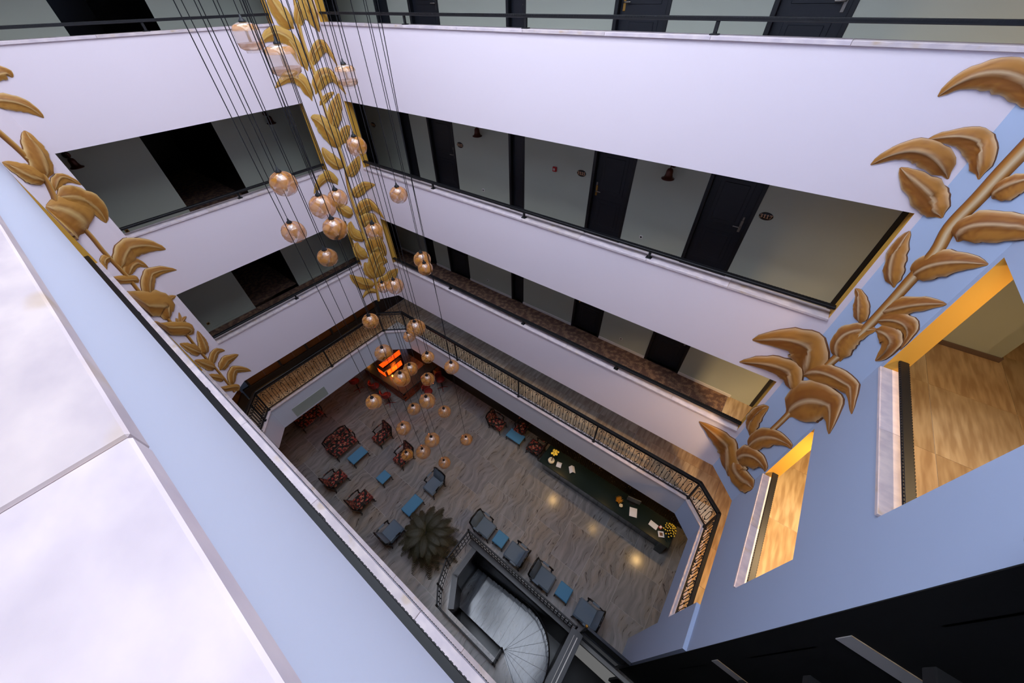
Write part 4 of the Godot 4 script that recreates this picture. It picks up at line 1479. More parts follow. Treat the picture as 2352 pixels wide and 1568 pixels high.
func bar():
	var t = thing("bar_counter", "dark green topped bar counter with glowing copper brick end under the far corner", "bar", Transform3D())
	var st = mb()
	prism(st, [Vector2(0.6, 1.34), Vector2(-3.2, 1.5), Vector2(-3.2, 0.95), Vector2(0.0, 0.8), Vector2(0.0, 0.22), Vector2(0.62, 0.22)], 1.06, 1.12)
	prism(st, [Vector2(0.62, 0.22), Vector2(0.0, 0.22), Vector2(0.0, -0.9), Vector2(0.62, -0.9)], 1.06, 1.12)
	obj("counter_top", st, M.green_top, t)
	st = mb()
	box(st, Vector3(0.02, 0, -0.85), Vector3(0.18, 1.06, 1.2))
	box(st, Vector3(-3.1, 0, 1.0), Vector3(0.02, 1.06, 1.2))
	obj("body", st, M.dark_wood, t)
	for r in 7:
		for k in 7:
			st = mb()
			var z = -0.84 + k * 0.295 + (0.147 if r % 2 else 0.0)
			if z + 0.28 > 1.22:
				continue
			box(st, Vector3(0.18, 0.02 + r * 0.148, z), Vector3(0.21 + 0.006 * ((r + k) % 3), 0.02 + r * 0.148 + 0.138, z + 0.285), 0.008)
			obj("brick", st, M.brick, t)
	for r in 7:
		for k in 10:
			st = mb()
			var x = -3.05 + k * 0.31 + (0.155 if r % 2 else 0.0)
			box(st, Vector3(x, 0.02 + r * 0.148, 1.2), Vector3(minf(x + 0.3, 0.2), 0.02 + r * 0.148 + 0.138, 1.225 + 0.006 * ((r + k) % 3)), 0.008)
			obj("brick", st, M.brick, t)
	# back bar: boxes with orange lit panels below black tops
	var b = thing("back_bar", "black topped back bar with rows of glowing orange panels behind the counter", "shelf unit", Transform3D())
	st = mb()
	box(st, Vector3(-1.05, 1.55, 0.1), Vector3(-0.85, 1.6, 1.05), 0.006)
	box(st, Vector3(-1.75, 1.55, -0.35), Vector3(-1.5, 1.6, 1.1), 0.006)
	box(st, Vector3(-1.75, 1.55, 1.05), Vector3(-0.85, 1.6, 1.2), 0.006)
	obj("top", st, M.black, b)
	st = mb()
	box(st, Vector3(-1.04, 0.0, 0.12), Vector3(-0.9, 1.55, 1.04))
	box(st, Vector3(-1.74, 0.0, -0.33), Vector3(-1.55, 1.55, 1.08))
	obj("carcass", st, M.dark_wood, b)
	for k in 4:
		st = mb()
		box(st, Vector3(-0.9, 1.18, 0.14 + k * 0.225), Vector3(-0.87, 1.5, 0.14 + k * 0.225 + 0.21), 0.004)
		obj("lit_panel_lamp", st, M.orange_glow, b)
	for k in 5:
		st = mb()
		box(st, Vector3(-1.55, 1.18, -0.3 + k * 0.27), Vector3(-1.52, 1.5, -0.3 + k * 0.27 + 0.255), 0.004)
		obj("lit_panel_lamp", st, M.orange_glow, b)
	st = mb()
	box(st, Vector3(-1.5, 1.2, 1.15), Vector3(-0.9, 1.5, 1.18), 0.004)
	obj("lit_panel_lamp", st, M.orange_glow, b)
	for p in [[Vector3(-0.7, 1.3, 0.55), 0.5, "near"], [Vector3(-1.2, 2.1, 0.4), 0.9, "upper"]]:
		var l = OmniLight3D.new()
		l.name = "panel_light"
		l.light_color = Color(1.0, 0.42, 0.1)
		l.light_energy = p[1]
		l.light_size = 0.1
		l.omni_range = 30.0
		l.omni_attenuation = 2.0
		l.shadow_enabled = true
		l.position = p[0]
		b.add_child(l, true)
	var spots = [[Vector3(-0.6, 1.12, 0.98), "small glowing lamp on the bar counter in front of the orange panels", 0.5], [Vector3(-2.5, 1.12, 1.15), "small glowing lamp on the bar counter at the hidden end", 0.4]]
	for s in spots:
		var q = thing("counter_lamp", s[1], "lamp", Transform3D(Basis(), s[0]))
		st = mb()
		lathe(st, [Vector2(0, 0), Vector2(0.05, 0), Vector2(0.05, 0.015), Vector2(0.012, 0.03), Vector2(0.012, 0.1), Vector2(0, 0.1)], 14)
		obj("base", st, M.brass, q)
		st = mb()
		lathe(st, [Vector2(0, 0.1), Vector2(0.035, 0.12), Vector2(0.045, 0.16), Vector2(0.03, 0.2), Vector2(0, 0.21)], 16)
		obj("bulb", st, glow(Color(1.0, 0.62, 0.25), 6.0), q)
		var l = OmniLight3D.new()
		l.name = "glow_light"
		l.light_color = Color(1.0, 0.6, 0.25)
		l.light_energy = s[2]
		l.light_size = 0.04
		l.omni_range = 20.0
		l.omni_attenuation = 2.0
		l.shadow_enabled = true
		l.position = Vector3(0, 0.16, 0)
		q.add_child(l, true)
	var st2 = [[Vector3(-0.35, 0, 1.75), 0.1, "dark red bar stool nearest the copper brick end of the counter"], [Vector3(-1.3, 0, 1.72), -0.15, "dark red bar stool in the middle of the counter's long side"], [Vector3(-2.4, 0, 2.15), 0.4, "bright red stool half hidden under the end mezzanine"], [Vector3(1.15, 0, 0.35), -1.6, "dark red bar stool at the brick end of the bar"], [Vector3(1.1, 0, -0.55), -1.45, "dark red bar stool deepest under the long mezzanine edge"]]
	for s in st2:
		stool(s[0], s[1], s[2])

func stool(at, turn, label):
	var t = thing("bar_stool", label, "bar stool", Transform3D(Basis(Vector3(0, 1, 0), turn), at), "red bar stools round the bar")
	var st = mb()
	lathe(st, [Vector2(0, 0.66), Vector2(0.19, 0.66), Vector2(0.215, 0.69), Vector2(0.205, 0.74), Vector2(0.12, 0.76), Vector2(0, 0.762)], 20)
	obj("seat", st, M.red_pad, t)
	st = mb()
	for k in 9:
		var a0 = lerpf(0.35, PI - 0.35, k / 9.0)
		var a1 = lerpf(0.35, PI - 0.35, (k + 1) / 9.0)
		for r in [[0.22, 1.0], [0.25, -1.0]]:
			var q = [Vector3(cos(a0) * r[0], 0.74, sin(a0) * r[0]), Vector3(cos(a1) * r[0], 0.74, sin(a1) * r[0]), Vector3(cos(a1) * r[0] * 1.08, 1.05, sin(a1) * r[0] * 1.08), Vector3(cos(a0) * r[0] * 1.08, 1.05, sin(a0) * r[0] * 1.08)]
			if r[1] < 0:
				q.reverse()
			quad(st, q[0], q[1], q[2], q[3])
		quad(st, Vector3(cos(a0) * 0.2376, 1.05, sin(a0) * 0.2376), Vector3(cos(a1) * 0.2376, 1.05, sin(a1) * 0.2376), Vector3(cos(a1) * 0.27, 1.05, sin(a1) * 0.27), Vector3(cos(a0) * 0.27, 1.05, sin(a0) * 0.27))
	obj("backrest", st, M.red_pad, t)
	st = mb()
	lathe(st, [Vector2(0.03, 0.05), Vector2(0.028, 0.66)], 10)
	obj("column", st, M.iron, t)
	for k in 4:
		st = mb()
		var an = k * PI / 2 + PI / 4
		tube(st, [Vector3(0, 0.09, 0), Vector3(cos(an) * 0.15, 0.06, sin(an) * 0.15), Vector3(cos(an) * 0.28, 0.012, sin(an) * 0.28)], [0.02, 0.018, 0.012], 6)
		obj("leg", st, M.red_pad, t)

# ---------------------------------------------------------------- the cascade of glass pendants
const CANOPY = Vector3(6.45, 19.2, 3.77)

func globe_meshes(dia, jar):
	var r = dia * 0.5
	var prof = []
	if jar:
		for v in [[0.18, 0.5], [0.5, 0.47], [0.86, 0.36], [1.0, 0.22], [1.0, -0.25], [0.93, -0.42], [0.72, -0.5], [0.62, -0.53], [0.6, -0.62], [0.52, -0.63]]:
			prof.append(Vector2(v[0] * r, v[1] * dia * 0.86))
	else:
		for k in 17:
			var an = lerpf(0.14, PI * 0.86, k / 16.0)
			prof.append(Vector2(sin(an) * r, cos(an) * r * 0.94))
	prof.reverse()
	var g = mb()
	lathe(g, prof, 28)
	g.generate_normals()
	var s = mb()
	if not jar:
		s.set_smooth_group(0)
		for b in 6:
			for k in 24:
				var p = func(f, e):
					var an = lerpf(0.3, PI * 0.84, f)
					var az = TAU * b / 6.0 + 2.1 * f + e * (0.1 + 0.32 * sin(PI * f))
					return Vector3(sin(an) * cos(az), cos(an) * 0.94, sin(an) * sin(az)) * r * 1.025
				var f0 = k / 24.0
				var f1 = (k + 1) / 24.0
				quad(s, p.call(f1, -1.0), p.call(f0, -1.0), p.call(f0, 0.0), p.call(f1, 0.0))
				quad(s, p.call(f1, 0.0), p.call(f0, 0.0), p.call(f0, 1.0), p.call(f1, 1.0))
	else:
		lathe(s, [Vector2(0.60 * r, -0.53 * dia * 0.86), Vector2(0.73 * r, -0.49 * dia * 0.86), Vector2(0.94 * r, -0.41 * dia * 0.86), Vector2(1.008 * r, -0.25 * dia * 0.86)], 28)
		lathe(s, [Vector2(1.008 * r, 0.2 * dia * 0.86), Vector2(0.87 * r, 0.37 * dia * 0.86), Vector2(0.7 * r, 0.425 * dia * 0.86)], 28)
	s.generate_normals()
	var u = mb()
	var top = 0.5 * dia * (0.86 if jar else 0.94)
	if jar:
		lathe(u, [Vector2(0, -0.2 * dia), Vector2(0.05 * dia, -0.19 * dia), Vector2(0.055 * dia, 0.1 * dia), Vector2(0.1 * dia, 0.25 * dia), Vector2(0.3 * dia, 0.34 * dia), Vector2(0.32 * dia, 0.37 * dia), Vector2(0, 0.39 * dia)], 18)
	else:
		lathe(u, [Vector2(0, -0.3 * dia), Vector2(0.05 * dia, -0.28 * dia), Vector2(0.065 * dia, -0.12 * dia), Vector2(0.15 * dia, 0.06 * dia), Vector2(0.2 * dia, 0.17 * dia), Vector2(0.18 * dia, 0.26 * dia), Vector2(0.07 * dia, 0.36 * dia), Vector2(0, 0.38 * dia)], 18)
	u.generate_normals()
	var c = mb()
	lathe(c, [Vector2(0, top - 0.05), Vector2(0.02, top - 0.045), Vector2(0.022, top - 0.012), Vector2(0.035, top - 0.008), Vector2(0.033, top + 0.01), Vector2(0.014, top + 0.028), Vector2(0.008, top + 0.055), Vector2(0, top + 0.06)], 16)
	c.generate_normals()
	return [g.commit(), s.commit(), u.commit(), c.commit(), top + 0.05]

var globe_cache = {}

func pendant(x, y, z, dia, label, jar = false):
	var key = "%s%.2f" % [jar, dia]
	if not globe_cache.has(key):
		globe_cache[key] = globe_meshes(dia, jar)
	var m = globe_cache[key]
	var t = thing("pendant_lamp", label, "pendant lamp", Transform3D(Basis(Vector3(0, 1, 0), x * 7.0 + z * 3.0), Vector3(x, y, z)), "amber glass pendants of the atrium cascade")
	obj("globe", m[0], M.glass_clear if jar else M.glass, t)
	obj("swirl", m[1], M.swirl, t)
	obj("bulb", m[2], M.bulb, t)
	obj("socket_cap", m[3], M.iron, t)
	# cable, slightly wavy, up to the canopy
	rng.seed = int(x * 1000 + z * 77)
	var pts = []
	var top = CANOPY.y - 0.02 - y
	var n = 14
	var ph = rng.randf() * TAU
	var amp = rng.randf_range(0.0, 0.03)
	for k in n + 1:
		var f = k / float(n)
		var h = lerpf(m[4], top, f)
		pts.append(Vector3(amp * sin(f * 9.0 + ph) * sin(PI * f), h, amp * cos(f * 7.0 + ph) * sin(PI * f)))
	var st = mb()
	tube(st, pts, 0.0045, 5)
	obj("cable", st, M.iron, t)

func cascade():
	var t = thing("chandelier_canopy", "black round ceiling canopy that carries the pendant cables under the skylight", "canopy", Transform3D(Basis(), CANOPY))
	var st = mb()
	var prof = [Vector2(0.72, -0.02), Vector2(0.95, -0.02), Vector2(0.96, 0.05), Vector2(0.72, 0.05), Vector2(0.72, -0.02)]
	lathe(st, prof, 40)
	obj("ring", st, M.iron, t)
	st = mb()
	for k in 8:
		var d = -0.84 + k * 0.24
		var w = sqrt(maxf(0.05, 0.9 - d * d))
		box(st, Vector3(-w, -0.02, d - 0.02), Vector3(w, 0.02, d + 0.02), 0.004)
		box(st, Vector3(d - 0.02, -0.02, -w), Vector3(d + 0.02, 0.02, w), 0.004)
	obj("grid", st, M.iron, t)
	st = mb()
	for a in [[-0.85, 0], [0.85, 0], [0, 0.85], [0, -0.85]]:
		tube(st, [Vector3(a[0], 0.04, a[1]), Vector3(a[0], 0.2, a[1])], 0.012, 6)
	obj("hanger", st, M.iron, t)
	pendant(6.08, 14.52, 4.08, 0.25, "amber glass jar shaped pendant in front of the top end ledge, topmost of all", true)
	pendant(6.35, 14.33, 3.95, 0.30, "amber glass jar shaped pendant with the biggest body, just below the topmost jar", true)
	pendant(6.06, 14.08, 3.08, 0.25, "amber glass jar shaped pendant alone before the long white wall and gilded leaves", true)
	pendant(6.44, 13.40, 3.46, 0.25, "small amber swirled glass globe pendant before the gilded corner vine, fourth highest in the cascade")
	pendant(6.37, 13.23, 4.49, 0.29, "medium amber swirled glass globe pendant before the end wall, fifth highest in the cascade")
	pendant(6.68, 12.73, 3.17, 0.25, "small amber swirled glass globe pendant before the gilded corner vine, sixth highest in the cascade")
	pendant(6.52, 12.92, 3.99, 0.24, "small amber swirled glass globe pendant before the gilded corner vine, seventh highest in the cascade")
	pendant(6.65, 12.95, 4.28, 0.30, "medium amber swirled glass globe pendant before the gilded corner vine, eighth highest in the cascade")
	pendant(6.88, 12.75, 4.34, 0.28, "medium amber swirled glass globe pendant before the gilded corner vine, ninth highest in the cascade")
	pendant(6.56, 12.33, 3.65, 0.25, "small amber swirled glass globe pendant before the gilded corner vine, tenth highest in the cascade")
	pendant(6.05, 12.53, 4.52, 0.30, "medium amber swirled glass globe pendant before the end wall, eleventh highest in the cascade")
	pendant(6.63, 12.32, 4.47, 0.25, "small amber swirled glass globe pendant before the gilded corner vine, twelfth highest in the cascade")
	pendant(6.47, 11.42, 2.86, 0.30, "medium amber swirled glass globe pendant before the long white wall, thirteenth highest in the cascade")
	pendant(6.72, 11.41, 3.02, 0.25, "small amber swirled glass globe pendant before the long white wall, fourteenth highest in the cascade")
	pendant(6.22, 11.05, 3.39, 0.30, "medium amber swirled glass globe pendant before the gilded corner vine, fifteenth highest in the cascade")
	pendant(5.40, 10.55, 3.17, 0.25, "small amber swirled glass globe pendant before the gilded corner vine, sixteenth highest in the cascade")
	pendant(6.51, 10.93, 4.19, 0.26, "small amber swirled glass globe pendant before the mezzanine railing, seventeenth highest in the cascade")
	pendant(6.40, 10.06, 3.32, 0.37, "large amber swirled glass globe pendant before the mezzanine railing, middle in the cascade")
	pendant(6.06, 9.63, 3.32, 0.25, "small amber swirled glass globe pendant before the mezzanine railing, seventeenth lowest in the cascade")
	pendant(5.93, 9.55, 3.92, 0.36, "large amber swirled glass globe pendant before the bar corner, sixteenth lowest in the cascade")
	pendant(6.88, 9.70, 3.54, 0.25, "small amber swirled glass globe pendant before the bar corner, fifteenth lowest in the cascade")
	pendant(7.25, 9.43, 3.30, 0.30, "medium amber swirled glass globe pendant over the lobby floor, fourteenth lowest in the cascade")
	pendant(6.55, 9.36, 3.80, 0.29, "medium amber swirled glass globe pendant before the bar corner, thirteenth lowest in the cascade")
	pendant(6.66, 9.44, 4.10, 0.34, "large amber swirled glass globe pendant before the bar corner, twelfth lowest in the cascade")
	pendant(6.58, 8.75, 3.50, 0.30, "medium amber swirled glass globe pendant before the bar corner, eleventh lowest in the cascade")
	pendant(6.73, 8.35, 3.76, 0.36, "large amber swirled glass globe pendant before the bar corner, tenth lowest in the cascade")
	pendant(6.55, 9.28, 4.74, 0.30, "medium amber swirled glass globe pendant before the bar corner, ninth lowest in the cascade")
	pendant(6.20, 7.70, 3.86, 0.31, "medium amber swirled glass globe pendant over the lobby floor, eighth lowest in the cascade")
	pendant(6.78, 7.58, 3.43, 0.31, "medium amber swirled glass globe pendant over the lobby floor, seventh lowest in the cascade")
	pendant(5.96, 7.02, 4.18, 0.36, "large amber swirled glass globe pendant over the lobby floor, sixth lowest in the cascade")
	pendant(6.64, 5.28, 2.85, 0.36, "large amber swirled glass globe pendant over the lobby floor, fifth lowest in the cascade")
	pendant(6.82, 7.08, 4.00, 0.36, "large amber swirled glass globe pendant over the lobby floor, fourth lowest in the cascade")
	pendant(6.38, 6.18, 4.12, 0.38, "large amber swirled glass globe pendant over the lobby floor, third lowest in the cascade")
	pendant(6.21, 6.37, 4.47, 0.30, "medium amber swirled glass globe pendant over the lobby floor, second lowest in the cascade")
	pendant(6.40, 4.80, 3.64, 0.36, "large amber swirled glass globe pendant over the lobby floor, lowest in the cascade")

# ---------------------------------------------------------------- gilded relief vines over the corners
var v_pts = []
var v_acc = []
var v_root = null
var v_tint = [Color(), Color(), Color(), Color()]

func vine(label, pts, tint):
	v_pts = pts
	v_acc = [0.0]
	for i in pts.size() - 1:
		v_acc.append(v_acc[i] + pts[i].distance_to(pts[i + 1]))
	v_tint = tint
	v_root = thing("relief_vine", label, "wall relief", Transform3D())

func on_wall(u, y, out):        # a point u metres along the corner's walls, out metres in front of them
	var at = func(s):
		var i = 0
		while i < v_pts.size() - 2 and s > v_acc[i + 1]:
			i += 1
		var d = (v_pts[i + 1] - v_pts[i]).normalized()
		return [v_pts[i] + d * (s - v_acc[i]), Vector2(-d.y, d.x)]
	var p = at.call(u)[0]
	var n = (at.call(u - 0.05)[1] + at.call(u + 0.05)[1]).normalized()
	var q = p + n * out
	return Vector3(q.x, y, q.y)

func stem_relief(path, r0, r1):
	var st = mb()
	st.set_smooth_group(0)
	var n = path.size()
	var rows = []
	var fine = []
	for i in n - 1:
		for k in 4:
			var f = k / 4.0
			var p0 = path[maxi(i - 1, 0)]
			var p3 = path[mini(i + 2, n - 1)]
			fine.append(path[i].cubic_interpolate(path[i + 1], p0, p3, f))
	fine.append(path[n - 1])
	for i in fine.size():
		var t = (fine[mini(i + 1, fine.size() - 1)] - fine[maxi(i - 1, 0)]).normalized()
		var s = Vector2(-t.y, t.x)
		var r = lerpf(r0, r1, i / float(fine.size() - 1))
		var row = []
		for k in 7:
			var an = PI * k / 6.0
			var q = fine[i] + s * cos(an) * r
			row.append(on_wall(q.x, q.y, 0.002 + sin(an) * r * 0.9))
		rows.append(row)
	for i in rows.size() - 1:
		for k in 6:
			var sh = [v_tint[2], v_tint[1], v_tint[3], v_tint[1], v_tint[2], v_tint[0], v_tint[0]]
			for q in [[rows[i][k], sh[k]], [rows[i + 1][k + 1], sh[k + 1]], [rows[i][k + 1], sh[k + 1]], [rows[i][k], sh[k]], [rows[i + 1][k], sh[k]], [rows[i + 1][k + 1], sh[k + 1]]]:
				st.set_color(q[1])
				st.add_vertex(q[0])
	obj("stem", st, M.leaf_paint, v_root)

var leaf_n = 0

func leaf(u0, y0, u1, y1, u2, y2, w):
	leaf_n += 1
	rng.seed = leaf_n * 31
	var b = Vector2(u0, y0)
	var c = Vector2(u1, y1)
	var e = Vector2(u2, y2)
	var wav = noise(1.0, 2, FastNoiseLite.TYPE_SIMPLEX_SMOOTH, leaf_n)
	var span = b.distance_to(e)
	var rows = []
	var cols = []
	var nr = 18
	var nc = 12
	var fold = rng.randf_range(-0.25, 0.3)
	var raise = clampf(0.22 * w, 0.02, 0.09)
	for i in nr + 1:
		var f = i / float(nr)
		var p = b.lerp(c, f).lerp(c.lerp(e, f), f)
		var t = (c - b).lerp(e - c, f).normalized()
		var s = Vector2(-t.y, t.x)
		var prof = pow(maxf(sin(PI * pow(f, 0.72)), 0.0), 0.7) * smoothstep(0.0, 0.12, f) + 0.06
		if i == nr:
			prof = 0.05
		var row = []
		var crow = []
		for j in nc + 1:
			var v = lerpf(-1.0, 1.0, j / float(nc))
			var edge = 1.0 + 0.16 * wav.get_noise_2d(f * 6.0, signf(v) * 3.0) * absf(v)
			var q = p + s * (v * w * 0.5 * prof * edge)
			var ridge = exp(-pow((v - fold * sin(PI * f)) * 5.0, 2))
			var up = raise * prof * (0.55 + 0.45 * (1.0 - v * v)) + 0.018 * ridge * prof + 0.012 * absf(wav.get_noise_2d(f * 5.0, v * 2.0)) * prof
			if j == 0 or j == nc:
				up = raise * prof * 0.35 + 0.004
			row.append(on_wall(q.x, q.y, up))
			var a = absf(v - fold * sin(PI * f))
			var g = wav.get_noise_2d(f * 9.0 + 20.0, v * 3.0)
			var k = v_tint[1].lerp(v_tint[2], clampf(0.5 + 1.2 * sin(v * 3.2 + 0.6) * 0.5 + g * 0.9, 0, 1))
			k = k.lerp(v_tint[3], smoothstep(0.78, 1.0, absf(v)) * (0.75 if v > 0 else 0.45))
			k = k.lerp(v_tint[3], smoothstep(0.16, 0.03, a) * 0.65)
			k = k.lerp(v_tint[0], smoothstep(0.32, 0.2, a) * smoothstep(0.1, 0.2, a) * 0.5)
			crow.append(k)
		rows.append(row)
		cols.append(crow)
	var st = mb()
	st.set_smooth_group(0)
	for i in nr:
		for j in nc:
			for q in [[i, j], [i + 1, j + 1], [i, j + 1], [i, j], [i + 1, j], [i + 1, j + 1]]:
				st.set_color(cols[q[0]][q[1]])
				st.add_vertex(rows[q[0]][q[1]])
	# rim down to the wall
	st.set_smooth_group(-1)
	for j in [0, nc]:
		for i in nr:
			var d0 = rows[i][j]
			var d1 = rows[i + 1][j]
			var n0 = (rows[i][nc / 2] - rows[i][j]).normalized()
			var back = wall_back(d0)
			var back1 = wall_back(d1)
			var qs = [d0, back, back1, d0, back1, d1]
			if j == nc:
				qs = [d0, back1, back, d0, d1, back1]
			for q in qs:
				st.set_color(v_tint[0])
				st.add_vertex(q)
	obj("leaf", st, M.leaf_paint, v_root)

func wall_back(p):             # the same point sunk to the wall
	var best = null
	var q = Vector2(p.x, p.z)
	for i in v_pts.size() - 1:
		var c = Geometry2D.get_closest_point_to_segment(q, v_pts[i], v_pts[i + 1])
		if best == null or c.distance_to(q) < best.distance_to(q):
			best = c
	return Vector3(best.x, p.y, best.y)

func vines():
	var stem = []
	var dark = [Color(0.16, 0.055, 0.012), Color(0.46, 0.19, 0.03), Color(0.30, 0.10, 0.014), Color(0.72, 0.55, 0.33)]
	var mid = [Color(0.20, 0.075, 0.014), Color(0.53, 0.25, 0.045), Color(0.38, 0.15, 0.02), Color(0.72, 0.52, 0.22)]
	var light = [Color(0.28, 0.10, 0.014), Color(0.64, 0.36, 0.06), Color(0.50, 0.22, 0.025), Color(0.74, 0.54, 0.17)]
	vine("big brown gold leaf vine in relief between the long white wall and the blue wall", [Vector2(7, 0), Vector2(12.61, 0), Vector2(13.21, 0.64), Vector2(13.21, 5)], dark)
	stem = [Vector2(5.96, 13.72), Vector2(5.95, 13.43), Vector2(5.95, 13.15), Vector2(5.94, 12.81), Vector2(6.01, 12.53), Vector2(6.02, 12.15), Vector2(6.03, 11.80), Vector2(6.03, 11.38), Vector2(6.02, 10.89), Vector2(5.99, 10.33), Vector2(6.04, 9.77), Vector2(6.07, 9.14), Vector2(6.05, 8.48), Vector2(6.03, 7.69), Vector2(5.92, 7.13)]
	stem_relief(stem, 0.075, 0.045)
	leaf(5.87, 13.91, 5.20, 14.38, 5.02, 13.94, 0.26)
	leaf(5.82, 13.29, 5.59, 13.76, 5.17, 13.55, 0.23)
	leaf(5.57, 13.21, 5.13, 13.67, 4.85, 13.23, 0.24)
	leaf(5.80, 12.85, 5.49, 13.04, 5.12, 13.25, 0.29)
	leaf(6.05, 13.18, 6.09, 13.34, 6.25, 13.48, 0.22)
	leaf(6.10, 12.71, 6.01, 13.01, 6.85, 13.13, 0.32)
	leaf(5.93, 11.95, 5.63, 12.27, 5.61, 12.59, 0.24)
	leaf(6.02, 12.15, 6.05, 12.51, 6.48, 12.65, 0.30)
	leaf(5.92, 11.30, 5.80, 11.57, 5.55, 11.68, 0.21)
	leaf(6.03, 11.57, 6.16, 11.93, 6.50, 12.12, 0.22)
	leaf(6.04, 11.45, 6.41, 11.94, 6.57, 11.41, 0.23)
	leaf(6.08, 10.66, 5.76, 11.05, 6.14, 11.39, 0.34)
	leaf(6.12, 11.37, 6.52, 11.59, 6.41, 11.04, 0.28)
	leaf(5.82, 9.98, 5.67, 10.92, 4.82, 10.21, 0.61)
	leaf(5.90, 9.57, 5.56, 10.21, 4.84, 9.62, 0.44)
	leaf(5.80, 9.98, 6.04, 10.63, 7.04, 10.50, 0.34)
	leaf(6.07, 9.11, 6.05, 10.34, 7.06, 9.99, 0.64)
	leaf(5.80, 7.98, 5.53, 8.54, 5.71, 8.92, 0.31)
	leaf(5.97, 7.65, 5.94, 8.70, 6.57, 8.80, 0.35)
	leaf(6.04, 6.55, 5.80, 7.33, 4.82, 7.49, 0.62)
	leaf(5.94, 7.11, 6.13, 8.05, 6.53, 7.80, 0.45)
	leaf(5.93, 7.22, 6.15, 6.69, 6.73, 7.38, 0.69)
	vine("gilded leaf vine in relief on the corner of the end wall and the near wall", [Vector2(5, 6.396), Vector2(0.42, 6.396), Vector2(0, 5.83), Vector2(0, 0.5)], mid)
	stem = [Vector2(4.89, 13.39), Vector2(4.97, 12.93), Vector2(4.96, 12.52), Vector2(4.87, 12.26), Vector2(4.79, 12.05), Vector2(4.85, 11.50), Vector2(4.82, 11.10), Vector2(4.82, 10.77), Vector2(4.82, 10.40), Vector2(4.79, 10.06), Vector2(4.82, 9.75), Vector2(4.84, 9.34), Vector2(4.84, 8.96), Vector2(4.91, 8.56), Vector2(4.89, 8.25), Vector2(4.87, 7.76), Vector2(4.87, 7.17), Vector2(4.80, 6.27)]
	stem_relief(stem, 0.05, 0.035)
	leaf(5.35, 13.91, 5.68, 14.08, 5.65, 13.91, 0.18)
	leaf(5.12, 13.65, 5.56, 13.65, 5.63, 13.33, 0.23)
	leaf(4.98, 12.48, 5.18, 12.93, 5.29, 13.20, 0.35)
	leaf(4.93, 12.45, 4.76, 12.69, 4.60, 12.90, 0.30)
	leaf(4.93, 12.28, 5.24, 12.58, 5.40, 12.23, 0.18)
	leaf(4.85, 12.19, 5.48, 12.10, 5.29, 11.48, 0.41)
	leaf(4.84, 11.51, 4.76, 11.92, 4.61, 12.14, 1.05)
	leaf(4.79, 10.62, 5.36, 11.15, 5.84, 10.60, 0.43)
	leaf(4.86, 10.90, 4.67, 11.05, 4.59, 10.76, 0.16)
	leaf(4.82, 10.43, 5.16, 10.80, 5.34, 10.36, 0.25)
	leaf(4.82, 10.28, 5.26, 10.26, 3.50, 11.00, 0.18)
	leaf(4.82, 9.75, 5.19, 10.50, 5.75, 10.07, 0.29)
	leaf(4.84, 9.41, 5.56, 9.43, 2.76, 10.90, 0.59)
	leaf(4.86, 9.13, 4.87, 9.59, 5.39, 9.50, 0.30)
	leaf(4.93, 8.82, 5.07, 8.94, 5.18, 9.12, 0.11)
	leaf(5.02, 8.89, 5.15, 8.93, 5.26, 8.91, 0.10)
	leaf(4.97, 8.86, 4.99, 8.98, 5.01, 9.07, 0.11)
	leaf(4.94, 8.81, 5.06, 8.83, 5.16, 8.83, 0.10)
	leaf(4.89, 8.55, 5.60, 8.54, 2.80, 10.24, 0.35)
	leaf(4.92, 7.80, 5.07, 8.04, 5.22, 8.43, 0.29)
	leaf(4.86, 7.91, 4.74, 8.26, 4.62, 8.54, 0.26)
	leaf(4.85, 7.42, 5.15, 7.77, 5.42, 7.47, 0.25)
	leaf(4.93, 7.13, 5.25, 7.23, 5.62, 7.13, 0.32)
	leaf(4.87, 7.28, 4.73, 7.65, 4.59, 7.93, 0.26)
	leaf(4.89, 6.41, 5.20, 7.11, 5.60, 6.38, 0.31)
	leaf(4.77, 6.82, 4.83, 7.05, 4.36, 7.50, 0.19)
	leaf(4.80, 6.27, 5.51, 6.02, 3.20, 7.77, 0.18)
	vine("gilded leaf vine in relief climbing the far corner behind the pendant cables", [Vector2(0, 6.3), Vector2(0, 0.77), Vector2(0.5, 0), Vector2(6, 0)], light)
	stem = [Vector2(6.22, 15.02), Vector2(6.12, 14.60), Vector2(6.04, 14.06), Vector2(6.06, 13.47), Vector2(6.03, 12.82), Vector2(6.02, 12.19), Vector2(6.06, 11.27), Vector2(5.94, 10.41), Vector2(5.93, 9.55), Vector2(5.93, 8.59), Vector2(5.84, 7.53), Vector2(5.66, 6.14)]
	stem_relief(stem, 0.035, 0.05)
	leaf(5.94, 14.26, 5.67, 14.53, 5.66, 14.96, 0.34)
	leaf(6.36, 14.95, 6.44, 14.54, 6.50, 14.18, 0.42)
	leaf(6.02, 14.25, 6.29, 14.84, 6.40, 14.44, 0.24)
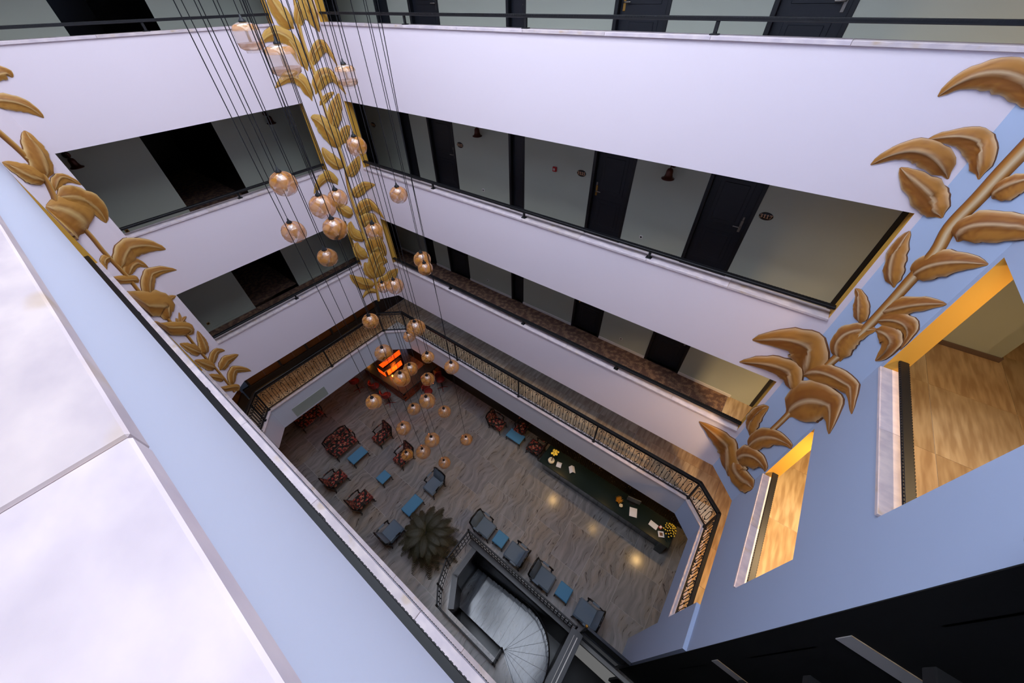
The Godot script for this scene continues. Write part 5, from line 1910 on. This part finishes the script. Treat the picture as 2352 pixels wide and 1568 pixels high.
	leaf(5.90, 13.84, 5.64, 14.41, 5.06, 14.04, 0.31)
	leaf(5.92, 13.45, 5.83, 14.16, 5.60, 14.27, 0.30)
	leaf(6.01, 13.49, 6.51, 14.33, 6.86, 13.54, 0.25)
	leaf(5.78, 12.82, 5.80, 13.67, 5.00, 13.20, 0.29)
	leaf(5.92, 12.96, 6.31, 13.73, 6.87, 12.96, 0.31)
	leaf(5.92, 12.71, 6.21, 12.94, 6.39, 12.97, 0.13)
	leaf(6.02, 12.11, 6.25, 12.58, 6.55, 12.95, 0.34)
	leaf(6.07, 11.59, 5.94, 12.38, 5.60, 12.46, 0.45)
	leaf(6.01, 11.12, 5.65, 11.37, 5.63, 11.72, 0.34)
	leaf(6.17, 11.73, 6.29, 12.07, 6.60, 12.19, 0.25)
	leaf(6.01, 10.86, 6.32, 11.08, 6.64, 11.42, 0.29)
	leaf(5.67, 10.65, 5.56, 11.29, 4.88, 10.62, 0.29)
	leaf(5.83, 9.70, 5.61, 9.78, 5.32, 10.24, 0.35)
	leaf(6.00, 10.21, 6.17, 10.47, 7.03, 10.68, 0.30)
	leaf(5.89, 9.57, 6.42, 10.31, 7.00, 9.56, 0.37)
	leaf(5.99, 8.79, 5.42, 8.99, 5.68, 9.47, 0.37)
	leaf(6.00, 9.20, 6.37, 9.71, 6.55, 8.68, 0.57)
	leaf(5.82, 8.05, 5.40, 8.43, 5.66, 8.71, 0.40)
	leaf(5.93, 8.21, 6.38, 8.86, 6.42, 7.99, 0.62)
	leaf(5.80, 7.50, 6.04, 8.15, 6.54, 8.30, 0.43)
	leaf(5.79, 7.12, 6.05, 8.09, 6.42, 7.73, 0.64)
	leaf(5.80, 7.15, 5.69, 7.59, 5.66, 7.91, 0.39)
	leaf(5.80, 6.99, 6.10, 6.77, 6.95, 7.63, 0.46)
	leaf(5.75, 6.92, 5.23, 7.00, 4.96, 7.71, 0.43)
	leaf(5.73, 6.51, 5.41, 6.92, 5.08, 6.55, 0.20)
